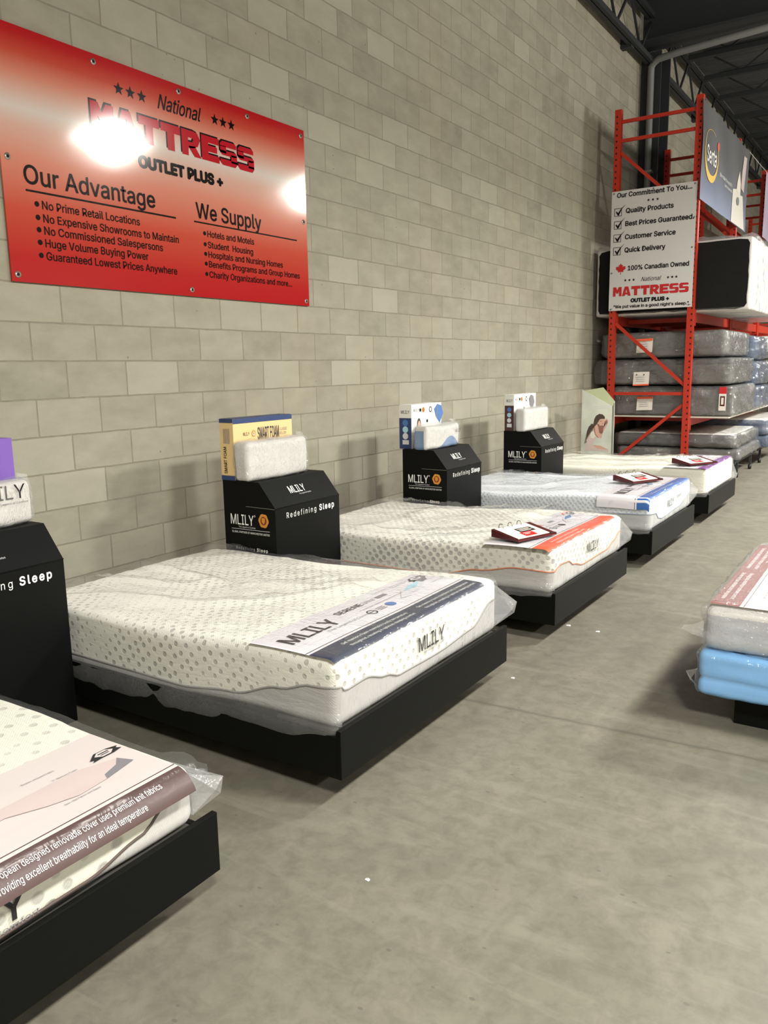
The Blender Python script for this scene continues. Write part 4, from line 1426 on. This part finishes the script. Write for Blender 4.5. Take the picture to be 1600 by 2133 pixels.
# ------------------------------------------------------------------ pallet rack
RX0, RX1 = 0.335, 1.37
FR = [8.5, 11.0, 13.5, 16.0, 18.5]
rk = thing('pallet_rack', 'tall orange-red steel pallet rack along the block wall, loaded with mattresses', 'rack', (0, 0, 0))
for fi, y in enumerate(FR):
    for px in (RX0, RX1):
        c = MB()
        w, dp = 0.085, 0.075
        # open C-section post: face with holes towards the aisle end, returns on both sides
        c.box(px - w / 2, px + w / 2, y - dp / 2, y - dp / 2 + 0.006, 0.0, 4.86)
        c.box(px - w / 2, px - w / 2 + 0.006, y - dp / 2 + 0.006, y + dp / 2, 0.0, 4.86)
        c.box(px + w / 2 - 0.006, px + w / 2, y - dp / 2 + 0.006, y + dp / 2, 0.0, 4.86)
        for q in range(62):
            z = 0.12 + q * 0.0762
            if z > 4.8:
                break
            for cx, ux in ((px + (0.018 if px > 1 else -0.010), 0.011),):
                c.add([(cx + ux * cos(a * pi / 3), y - dp / 2 - 0.001, z + 0.015 * sin(a * pi / 3)) for a in range(6)], [(0, 1, 2, 3, 4, 5)], 1)
        c.box(px - 0.07, px + 0.07, y - 0.07, y + 0.07, 0.0, 0.008)
        c.build('post', ['rack', 'hole'], rk)
    a, b_ = RX0 + 0.043, RX1 - 0.043
    for za, zb in ((4.707, 4.707), (4.47, 4.47), (4.32, 3.44), (3.35, 2.42), (2.30, 2.30), (2.10, 1.26), (1.144, 1.144), (0.18, 1.00)):
        c = MB(); c.bar((a, y, za), (b_, y, zb), 0.03, 0.042); c.build('brace', 'rack', rk)
for bi in range(len(FR) - 1):
    ya, yb = FR[bi] + 0.04, FR[bi + 1] - 0.04
    for z, hh in ((2.14, 0.125), (0.765, 0.11)) + (((4.25, 0.10),) if bi > 1 else ()):
        for px in (RX0, RX1):
            c = MB(); c.box(px - 0.025, px + 0.025, ya, yb, z - hh / 2, z + hh / 2)
            c.box(px - 0.03, px + 0.047, ya - 0.0, ya + 0.05, z - 0.11, z + 0.10); c.box(px - 0.03, px + 0.047, yb - 0.05, yb, z - 0.11, z + 0.10)
            c.build('beam', 'rack', rk)
    for z in (2.14, 0.765):
        for q in (0.25, 0.75):
            c = MB(); yq = ya + (yb - ya) * q
            c.box(RX0 + 0.026, RX1 - 0.026, yq - 0.03, yq + 0.03, z - 0.03, z + 0.03); c.build('cross_bar', 'rack', rk)
    c = MB(); c.box(0.18, 1.90, ya + 0.0, yb + 0.0, 0.8215, 0.8385); c.build('deck_board', 'wood_board', rk)

# commitment sign hung on the rack end
cs = thing('hanging_sign', 'white vinyl sign with a checklist and red maple leaf, tied on the rack end', 'sign', (0.29, 8.445, 2.27))
c = MB()
n_, m_ = 14, 16
wd_, ht_ = 1.10, 1.556
bul = lambda u, v: -0.012 * sin(pi * u / wd_) * (0.5 + 0.5 * sin(2.2 * v + 1.1 * u)) - 0.006 * nz(u * 2.4, v * 2.4, 4)
vs = [(wd_ * a / n_, bul(wd_ * a / n_, ht_ * b_ / m_), ht_ * b_ / m_) for b_ in range(m_ + 1) for a in range(n_ + 1)]
c.add(vs, [(b_ * (n_ + 1) + a, b_ * (n_ + 1) + a + 1, (b_ + 1) * (n_ + 1) + a + 1, (b_ + 1) * (n_ + 1) + a) for b_ in range(m_) for a in range(n_)], 0, True)
PC = lambda x, z, e=0.0035: (x - 0.29, bul(x - 0.29, z - 2.27) - e, z - 2.27)
for s_, xa, xb, z, h, bd in (('Our Commitment To You...', 0.364, 1.326, 3.743, 0.058, 0.022), ('Quality Products', 0.490, 1.104, 3.536, 0.060, 0.022), ('Best Prices Guaranteed.', 0.487, 1.365, 3.370, 0.060, 0.022), ('Customer Service', 0.488, 1.144, 3.200, 0.060, 0.022),
                             ('Quick Delivery', 0.488, 1.022, 3.030, 0.060, 0.022), ('100% Canadian Owned', 0.542, 1.330, 2.793, 0.058, 0.022), ('OUTLET PLUS +', 0.596, 1.096, 2.373, 0.045, 0.055), ('"We put value in a good night\'s sleep."', 0.361, 1.349, 2.303, 0.038, 0.022)):
    c.text(s_, PC, xa, z, xb - xa, h, 1, bold=bd)
c.text('National', PC, 0.722, 2.638, 0.266, 0.055, 1, shear=0.4)
fat(c, PC, 'MATTRESS', 0.343, 2.460, 1.002, 0.122, 2)
for x, z in ((0.78, 3.668), (0.838, 3.667), (0.897, 3.666), (0.512, 2.664), (0.568, 2.664), (0.624, 2.664), (1.075, 2.664), (1.128, 2.664), (1.180, 2.664)):
    c.star(PC, x, z, 0.020, 1)
for z in (3.506, 3.340, 3.170, 3.002):
    xa, xb = 0.331, 0.432
    for r_ in (((xa, z), (xb, z), (xb, z + .006), (xa, z + .006)), ((xa, z + .096), (xb, z + .096), (xb, z + .102), (xa, z + .102)), ((xa, z), (xa + .006, z), (xa + .006, z + .102), (xa, z + .102)), ((xb - .006, z), (xb, z), (xb, z + .102), (xb - .006, z + .102))):
        c.poly([PC(*p) for p in r_], 1)
    c.poly([PC(*p, 0.0045) for p in ((xa + .020, z + .055), (xa + .050, z + .008), (xa + .062, z + .008), (xa + .050, z + .042), (xa + .030, z + .065))], 1)
    c.poly([PC(*p, 0.0045) for p in ((xa + .050, z + .040), (xa + .062, z + .008), (xa + .100, z + .085), (xa + .155, z + .145), (xa + .090, z + .092))], 1)
leaf = [(0, -0.5), (0.03, -0.5), (0.02, -0.24), (0.28, -0.28), (0.24, -0.17), (0.50, 0.04), (0.44, 0.09), (0.48, 0.25), (0.34, 0.22), (0.30, 0.29), (0.16, 0.12), (0.21, 0.40), (0.11, 0.36), (0, 0.55)]
LX, LZ, LS = 0.443, 2.815, 0.140
for sg_ in (1, -1):
    pts = [(LX + sg_ * p[0] * LS, LZ + p[1] * LS) for p in leaf]
    cc = len(c.v)
    ctr = PC(LX, LZ)
    ring_ = [PC(*p) for p in pts]
    c.add(ring_ + [ctr], [(k, k + 1, len(ring_)) for k in range(len(ring_) - 1)], 2)
c.build('sign_sheet', ['white_vinyl', 'ink', 'ink_red'], cs)
for x, z in ((0.03, 1.53), (0.55, 1.535), (1.07, 1.53), (0.03, 0.02), (1.06, 0.03), (1.07, 0.75), (0.03, 0.50), (1.08, 1.12)):
    g_ = MB(); g_.tube([(x, -0.0065 + bul(x, z), z), (x, 0.002 + bul(x, z), z)], 0.011, 10); g_.build('grommet', 'ink_grey', cs)
for x, z in ((0.045, 1.535), (1.075, 1.535), (0.045, 0.03), (1.075, 0.03)):
    g_ = MB(); g_.bar((x, -0.002, z), (x, 0.016, z), 0.008, 0.008); g_.build('cable_tie', 'ink', cs)

# banners along the rack front
bn = thing('banner', 'grey and blue vinyl banner with a yellow ring emblem, hung on the rack front', 'banner', (0, 0, 0))
c = MB()
n_, m_ = 30, 12
ya, yb = 8.40, 11.60
zt_ = lambda u: 4.80 - 0.02 * sin(pi * (u - ya) / (yb - ya))
zb_ = lambda u: 3.60 - 0.02 * (u - ya) / (yb - ya)
bx = lambda u, v: 1.43 + 0.012 * sin((u - ya) * 5 + v * 2.0) * sstep(3.5, 4.8, v) + 0.010 * nz(u * 1.6, v * 1.6, 8)
vs = []
for b_ in range(m_ + 1):
    for a in range(n_ + 1):
        u = ya + (yb - ya) * a / n_
        v = zb_(u) + (zt_(u) - zb_(u)) * b_ / m_
        vs.append((bx(u, v), u, v))
c.add(vs, [(b_ * (n_ + 1) + a, b_ * (n_ + 1) + a + 1, (b_ + 1) * (n_ + 1) + a + 1, (b_ + 1) * (n_ + 1) + a) for b_ in range(m_) for a in range(n_)], 0, True)
PB = lambda u, v, e=0.006: (bx(u, v) + e, u, v)
# crescent ring, thick at the bottom
K = 40
o_, i_ = [], []
for k in range(K + 1):
    th = radians(60) + radians(325) * k / K
    th_ = 0.5 + 0.5 * cos(th + pi / 2 + 0.25)
    ro, th2 = 1.0, 0.05 + 0.22 * th_ ** 2.5
    o_.append(PB(8.955 + 0.40 * cos(th), 4.21 + 0.325 * sin(th)))
    i_.append(PB(8.955 + 0.40 * (1 - th2) * cos(th), 4.21 + 0.325 * (1 - th2) * sin(th) + 0.012))
c.add(o_ + i_, [(k, k + 1, K + 2 + k, K + 1 + k) for k in range(K)], 1)
c.text('Serta', PB, 8.70, 4.12, 0.56, 0.20, 2, bold=0.01, shear=0.1)
c.add([PB(9.32 + 0.065 * cos(a * pi / 6), 4.395 + 0.06 * sin(a * pi / 6)) for a in range(12)], [tuple(range(12))], 3)
c.text('We make the world\'s', PB, 9.50, 4.06, 0.88, 0.050, 2, shear=0.1)
c.text('best mattress', PB, 9.85, 3.985, 0.55, 0.04, 2, shear=0.1)
c.poly([PB(10.42, 3.592), PB(11.45, 3.588), PB(11.35, 3.80), PB(11.22, 4.06), PB(10.95, 4.04), PB(10.80, 4.10), PB(10.44, 4.05)], 4)
c.poly([PB(10.66, 4.06), PB(10.98, 4.02), PB(10.98, 4.20), PB(10.84, 4.36), PB(10.72, 4.22)], 4)
c.poly([PB(10.82 + 0.10 * cos(a * pi / 6), 3.93 + 0.06 * sin(a * pi / 6), 0.009) for a in range(12)], 5)
c.poly([PB(11.02, 4.15), PB(11.30, 4.12), PB(11.40, 4.40), PB(11.45, 4.66), PB(11.25, 4.66), PB(11.1, 4.4)], 6)
c.build('banner_sheet', ['banner', simple('yellow_print', (232, 190, 60), 0.45), 'ink_white', simple('red_dot_print', (200, 74, 60), 0.45), 'rubber_white', 'ink_grey', 'ink_pinkgrey'], bn)
g_ = MB(); g_.tube([(1.44, 11.58, 4.78), (1.44, 12.4, 4.775), (1.44, 13.22, 4.78)], 0.004, 6); g_.build('tie_rope', 'ink_lightgrey', bn)
b2 = MB()
vs = []
for b_ in range(9):
    for a in range(13):
        u = 13.20 + 3.0 * a / 12
        v = 3.70 + 1.09 * b_ / 8
        vs.append((1.43 + 0.012 * sin(u * 5 + v), u, v))
b2.add(vs, [(b_ * 13 + a, b_ * 13 + a + 1, (b_ + 1) * 13 + a + 1, (b_ + 1) * 13 + a) for b_ in range(8) for a in range(12)], 0, True)
tag(b2.build('banner', 'lilac'), 'pale lilac vinyl banner at the right edge, hung farther along the rack', 'banner')

# ------------------------------------------------------------------ goods on the rack
def wrapped(name, label, x0, x1, y0, y1, z0, z1, mats, split=None, seed=0, r=0.07, cat='mattress', group=None, tagxy=None, orange_top=True, bagm='plastic_rack', wr=0.03, left=0.0, pinch=0.0):
    t = thing(name, label, cat, (x0, y0, z0), 0.0, group)
    L_, D_, H_ = x1 - x0, y1 - y0, z1 - z0

    def ds(p, n):
        q = p + n * (0.010 * nz(p.x * 3 + seed, p.y * 3, p.z * 5)) * (0.3 if abs(n.z) > 0.6 else 1.0)
        if pinch:
            q.z += pinch * sin(pi * p.z / H_ * 2) * 0.2 * (1 - sstep(0, 0.3, min(p.x, L_ - p.x)))
        return q
    c = MB()
    vs, fs, _, raw = rbox(0, L_, 0, D_, 0.002, H_, r, 30, 20, 14, ds, rz=min(r, H_ * 0.32))
    c.add(vs, fs, 0, True)
    if split:
        for q, f in enumerate(fs):
            c.m[q] = split(sum(raw[a].x for a in f) / 4 / L_, sum(raw[a].z for a in f) / 4 / H_)
    c.build('mattress_cover' if cat == 'mattress' else 'cover', mats, t)
    g = 0.012
    c = MB()

    def bg(p, n):
        a = max(0.0, ridge(p.x * 5 + seed, p.z * 9 + 1.5 * nz(p.x * 3, p.y * 3, seed), p.y * 3))
        b_ = max(0.0, ridge(p.x * 11, p.y * 5 + p.z * 6, seed + 3))
        k_ = 0.12 if abs(n.z) > 0.6 else 1.0
        q = p + n * k_ * (wr * a * a * 0.7 + wr * 0.5 * b_ + 0.006 * nz(p.x * 15, p.y * 15, p.z * 15))
        if left and p.x < 0.25:
            q.x -= left * (1 - p.x / 0.25) * (0.6 + 0.4 * nz(p.z * 8, p.y * 3, seed))
        if n.z < -0.5 or q.z < 0.0:
            q.z = max(q.z, 0.001)
        return q
    vs, fs, _, _ = rbox(-g, L_ + g, -g, D_ + g, 0.001, H_ + g * 0.3, r + g, 44, 24, 16, bg, rz=min(r + g, H_ * 0.35))
    c.add(vs, fs, 0, True)
    c.build('plastic_bag', bagm, t)
    if tagxy:
        tx_, tz_ = tagxy
        c = MB()
        yq = -0.045
        c.add([(tx_, yq, tz_), (tx_ + 0.22, yq - 0.008, tz_ + 0.008), (tx_ + 0.222, yq + 0.006, tz_ + 0.19), (tx_ + 0.004, yq + 0.014, tz_ + 0.185)], [(0, 1, 2, 3)], 0)
        za, zb = (0.158, 0.188) if orange_top else (-0.002, 0.022)
        c.add([(tx_, yq - 0.004, tz_ + za), (tx_ + 0.222, yq - 0.012 + 0.0, tz_ + za + 0.006), (tx_ + 0.222, yq - 0.006, tz_ + zb + 0.006), (tx_ + 0.003, yq + 0.003, tz_ + zb)], [(0, 1, 2, 3)], 1)
        if not orange_top:
            for q in (0.05, 0.15):
                c.disc((tx_ + q, yq - 0.004, tz_ + 0.15), (1, 0, 0), (0, 0, 1), 0.009, 2, 8)
        for q in range(3):
            c.add([(tx_ + 0.05, yq - 0.008, tz_ + 0.06 + q * 0.03), (tx_ + 0.17, yq - 0.012, tz_ + 0.062 + q * 0.03), (tx_ + 0.17, yq - 0.011, tz_ + 0.072 + q * 0.03), (tx_ + 0.05, yq - 0.007, tz_ + 0.07 + q * 0.03)], [(0, 1, 2, 3)], 3)
        c.build('paper_tag', ['tag_white', 'ink_orange', 'ink', 'ink_lightgrey'], t)
    return t


RG = 'grey wrapped mattresses on the lower rack shelf'
two = lambda fx, fz: 1 if fz > 0.72 else 0
wrapped('mattress', 'grey wrapped mattress on the lower rack shelf, topmost of its stack of three', 0.17, 1.80, 8.62, 10.2, 1.625, 1.970, ['grey_fabric', 'lightgrey_fabric'], lambda fx, fz: 0, 1, 0.06, group=RG, tagxy=(0.48, 0.07))
wrapped('mattress', 'grey wrapped mattress with bulging bag, middle of the three on the lower rack shelf', 0.14, 1.88, 8.62, 10.2, 1.260, 1.606, ['grey_fabric', 'charcoal_fabric'], lambda fx, fz: 1 if fz > 0.76 else 0, 2, 0.05, group=RG, tagxy=(0.48, -0.01), orange_top=False, left=0.10)
wrapped('mattress', 'grey wrapped mattress at the bottom of the three on the lower rack shelf', 0.33, 1.93, 8.62, 10.2, 0.840, 1.240, ['grey_fabric', 'charcoal_fabric'], lambda fx, fz: 1 if fz > 0.86 else 0, 3, 0.05, group=RG, tagxy=(0.35, 0.07))
# hang tag on the lowest
t = thing('price_tag', 'narrow red and white price tag hanging on the bottom grey mattress of the rack', 'tag', (1.76, 8.575, 0.92))
c = MB(); c.box(0, 0.09, -0.003, 0, 0.0, 0.22, 0); c.box(0, 0.09, -0.003, 0, 0.22, 0.31, 1); c.box(0.015, 0.075, -0.0045, -0.003, 0.06, 0.19, 2); c.box(0.03, 0.06, -0.0055, -0.0045, 0.08, 0.17, 0)
c.build('tag_card', ['tag_white', 'ink_red', 'binder'], t)

BG2 = 'blue and grey wrapped mattresses in the second rack bay'
for q, (za, zb, lab) in enumerate(((0.840, 1.19, 'blue wrapped mattress in the second rack bay, bottom of its stack'), (1.20, 1.56, 'blue wrapped mattress in the second rack bay, middle of its stack'), (1.57, 1.93, 'blue wrapped mattress under shiny film in the second rack bay, top of its stack'))):
    wrapped('mattress', lab, 0.36, 1.93 - 0.03 * q, 10.38, 11.58, za, zb, ['blue_fabric', 'grey_fabric'], lambda fx, fz: 0, 10 + q, 0.08, group=BG2, wr=0.05)
for q, (za, zb, lab) in enumerate(((0.840, 1.20, 'grey wrapped mattress farther along the lower rack shelf, bottom of its stack'), (1.21, 1.58, 'grey wrapped mattress farther along the lower rack shelf, middle of its stack'), (1.59, 1.95, 'grey wrapped mattress farther along the lower rack shelf, top of its stack'))):
    wrapped('mattress', lab, 0.36, 1.98, 11.76, 13.30, za, zb, ['grey_fabric', 'white_fabric'], lambda fx, fz: 1 if q == 2 and fz > 0.3 else 0, 20 + q, 0.08, group='grey wrapped mattresses in the second rack bay', wr=0.05)
# floor level
wrapped('mattress', 'charcoal wrapped mattress with pale top, at floor level under the rack', 0.40, 1.98, 8.60, 10.3, 0.412, 0.605, ['charcoal_fabric', 'white_fabric', 'grey_fabric'], lambda fx, fz: 1 if fz > 0.93 else (2 if fx > 0.97 else 0), 30, 0.07, wr=0.03)
wrapped('foundation', 'grey wrapped foundation under the charcoal mattress at floor level', 0.44, 2.03, 8.60, 10.3, 0.262, 0.406, ['grey_fabric'], None, 31, 0.04, cat='foundation', wr=0.02)
wrapped('mattress', 'pale topped wrapped mattress at floor level in the second rack bay', 0.42, 2.10, 10.45, 12.3, 0.45, 0.70, ['grey_fabric', 'white_fabric', 'blue_fabric'], lambda fx, fz: 1 if fz > 0.90 else 2, 32, 0.07, wr=0.04)
wrapped('foundation', 'blue wrapped foundation at floor level in the second rack bay', 0.42, 2.12, 10.45, 12.3, 0.262, 0.445, ['blue_fabric'], None, 33, 0.04, cat='foundation', wr=0.02)
def metal_frame(y0, y1, lab):
    t = thing('rolling_bedstead', lab, 'bedstead', (0, 0, 0))
    c = MB()
    for x in (0.65, 1.97):
        c.box(x - 0.02, x + 0.02, y0, y1, 0.215, 0.258)
    for y in (y0 + 0.3, y1 - 0.3):
        c.box(0.67, 1.95, y - 0.02, y + 0.02, 0.222, 0.250)
    c.build('rail', 'steel_dark', t)
    for x in (0.65, 1.97):
        for y in (y0 + 0.3, y1 - 0.3):
            g = MB(); g.box(x - 0.015, x + 0.015, y - 0.015, y + 0.015, 0.06, 0.214); g.build('leg', 'steel_dark', t)
            g = MB(); g.tube([(x - 0.02, y, 0.035), (x + 0.02, y, 0.035)], 0.035, 14); g.build('caster', 'caster', t)
metal_frame(8.62, 10.25, 'black metal bedstead on casters under the charcoal mattress')
metal_frame(10.5, 12.2, 'black metal bedstead on casters in the second rack bay')

# big black-bottomed box spring lying on the upper shelf
t = thing('box_spring', 'huge box spring standing on the upper rack shelf, black dust cover facing the room', 'box spring', (0.055, 8.60, 2.205))
c = MB()
vs, fs, _, _ = rbox(0, 2.01, 0.0, 1.75, 0.0, 0.905, 0.035, 10, 10, 8, lambda p, n: p + n * 0.004 * nz(p.x * 3, p.y * 3, p.z * 3))
c.add(vs, fs, 0, True)
c.build('side_fabric', 'white_fabric', t)
c = MB()
pts = []
n_ = 60
def rr(k):
    # rounded rectangle outline with a frayed edge
    per = k / n_ * 4
    w2, h2 = 0.968, 0.426
    e, f = int(per) % 4, per % 1
    if e == 0: p = (-w2 + 2 * w2 * f, -h2)
    elif e == 1: p = (w2, -h2 + 2 * h2 * f)
    elif e == 2: p = (w2 - 2 * w2 * f, h2)
    else: p = (-w2, h2 - 2 * h2 * f)
    j = 0.012 * nz(p[0] * 9, p[1] * 9, 5)
    s_ = 1 - (0.03 if f < 0.04 or f > 0.96 else 0.0)
    return (1.005 + p[0] * s_ + j, 0.452 + p[1] * s_ + j)
ol = [rr(k) for k in range(n_)]
c.add([(x, -0.012, z) for x, z in ol] + [(x, -0.002, z) for x, z in ol], [tuple(range(n_))] + [(k, n_ + k, n_ + (k + 1) % n_, (k + 1) % n_) for k in range(n_)], 0)
c.build('dust_cover', 'black_fabric', t)
c = MB()
def bw(p, n):
    if n.y < -0.4:
        return p
    return p + n * (0.035 * max(0, ridge(p.y * 4, p.z * 5 + nz(p.x * 3, p.y * 3), p.x * 3)) + 0.01 * nz(p.x * 9, p.y * 9, p.z * 9))
vs, fs, _, _ = rbox(-0.01, 2.025, -0.016, 1.77, 0.0015, 0.92, 0.04, 30, 30, 20, bw)
fs = [f for f in fs if not all(vs[a].y < 0.0 and 0.03 < vs[a].z < 0.88 for a in f)]
c.add([(v.x, v.y, max(v.z, 0.0015)) for v in vs], fs, 0, True)
c.build('plastic_bag', 'plastic', t)
wrapped('mattress', 'white wrapped box behind the black dust cover, second on the upper rack shelf', 0.36, 2.10, 10.75, 12.6, 2.205, 3.02, ['white_fabric'], None, 40, 0.08, cat='box spring', wr=0.05)

# ------------------------------------------------------------------ folded display card with a printed portrait
t = thing('display_stand', 'pale folded card stand printed with a long-haired person, in front of the rack', 'poster', (0.422, 7.10, 0.0))
c = MB()
W_, H0, H1 = 0.383, 1.243, 1.043
o = [(0, 0), (W_, 0), (W_, H1), (0, H0)]
vs = [(x, 0, z) for x, z in o] + [(x, 0.006, z) for x, z in o]
c.add(vs, [(0, 1, 2, 3), (7, 6, 5, 4), (0, 4, 5, 1), (1, 5, 6, 2), (2, 6, 7, 3), (3, 7, 4, 0)], 0)
# portrait, measured from the lower half of the panel (u 0..1 across, v 0..1 down from 1.243 to 0.475)
def Q(px, py, e=0.001):
    # crop pixels of the photograph's print -> panel
    u = (px - 430) / 822.0
    z = 1.243 - (py - 170) / 1700.0 * 0.775
    return (u * W_, -e, z)
def PQ(pts, m, e): c.poly([Q(x, y, e) for x, y in pts], m)
PQ([(560, 640), (1180, 600), (1180, 612), (560, 652)], 7, .001)
PQ([(560, 680), (1180, 655), (1180, 668), (560, 694)], 7, .001)
PQ([(700, 1830), (780, 1680), (960, 1690), (1180, 1790), (1190, 1835)], 3, .0010)
PQ([(530, 1840), (600, 1640), (640, 1600), (760, 1690), (900, 1780), (1180, 1800), (1180, 1850)], 6, .0012)
PQ([(520, 1660), (590, 1300), (700, 1100), (760, 1100), (760, 1500), (620, 1600)], 5, .0011)
PQ([(580, 1560), (700, 1340), (780, 1260), (860, 1420), (830, 1520), (740, 1690), (800, 1790), (690, 1800), (610, 1640)], 6, .0014)
PQ([(700, 1340), (760, 1300), (830, 1430), (780, 1500), (690, 1480)], 8, .0016)
PQ([(760, 1180), (850, 1080), (930, 1120), (960, 1300), (980, 1400), (900, 1480), (820, 1400)], 4, .0016)
PQ([(790, 1170), (850, 1090), (900, 1180), (930, 1340), (1000, 1380), (1090, 1230), (1130, 1090), (1170, 1000), (1110, 940), (1080, 1010), (1100, 1090), (1040, 1230), (1000, 1480), (920, 1480), (830, 1380)], 3, .0018)
PQ([(930, 1150), (1050, 1140), (1010, 1360), (960, 1370)], 4, .0020)
PQ([(900, 950), (1060, 950), (1075, 1040), (1040, 1130), (960, 1150), (905, 1100)], 3, .0022)
PQ([(760, 1130), (790, 960), (830, 880), (920, 825), (1010, 840), (1070, 900), (1075, 960), (980, 960), (930, 980), (890, 1060), (860, 1100), (700, 1300), (600, 1480), (570, 1560), (600, 1290), (640, 1180), (720, 1110)], 2, .0024)
PQ([(1075, 1040), (1130, 980), (1150, 1060), (1090, 1120)], 4, .0024)
PQ([(940, 1020), (1000, 1015), (1000, 1025), (940, 1030)], 2, .0026)
PQ([(1000, 1085), (1040, 1080), (1035, 1095), (1000, 1097)], 4, .0026)
c.build('front_panel', ['poster', 'ink', 'hair', 'skin', 'skin_dark', 'hair_light', 'dress', 'ink_lightgrey', 'rubber_white'], t)
c = MB()
vs = [(0.02, 0.006, H0 - 0.012), (W_, 0.008, H1 + 0.002), (W_ - 0.02, 0.16, 1.10), (0.17, 0.30, 1.262)]
vs += [(x + 0.002, y, z - 0.006) for x, y, z in vs]
c.add(vs, [(0, 1, 2, 3), (7, 6, 5, 4), (0, 4, 5, 1), (1, 5, 6, 2), (2, 6, 7, 3), (3, 7, 4, 0)], 0)
c.build('top_flap', 'sheet_green', t)
c = MB()
vs = [(0.17, 0.30, 0.0), (W_ - 0.02, 0.16, 0.0), (W_ - 0.02, 0.16, 1.09), (0.17, 0.30, 1.25)]
vs += [(x + 0.003, y + 0.005, z) for x, y, z in vs]
c.add(vs, [(0, 1, 2, 3), (7, 6, 5, 4), (0, 4, 5, 1), (1, 5, 6, 2), (2, 6, 7, 3), (3, 7, 4, 0)], 0)
c.build('back_panel', 'poster', t)

# ------------------------------------------------------------------ scraps on the floor
def scrap(x, y, lab, s=0.012):
    c = MB()
    c.add([(-s, -s * .4, 0.001), (s, -s * .6, 0.001), (s * .9, s * .5, 0.003), (0, s * .3, 0.006), (-s * .8, s * .6, 0.002)], [(0, 1, 2, 3, 4)], 0)
    c.add([(-s, -s * .4, 0.0005), (s, -s * .6, 0.0005), (s * .9, s * .5, 0.0005), (-s * .8, s * .6, 0.0005)], [(3, 2, 1, 0)], 0)
    tag(c.build('paper_scrap', 'ink_white', None, (x, y, 0)), lab, 'scrap')
scrap(2.658, -0.993, 'tiny white scrap on the open floor in front of the navy banded bed', 0.008)
scrap(2.300, 1.687, 'tiny white scrap on the floor under the foot edge of the orange banded bed', 0.014)
scrap(2.489, 1.663, 'tiny white scrap on the floor out in front of the orange banded bed', 0.012)
scrap(2.36, 0.745, 'tiny white scrap on the floor by the far foot corner of the navy banded bed', 0.010)
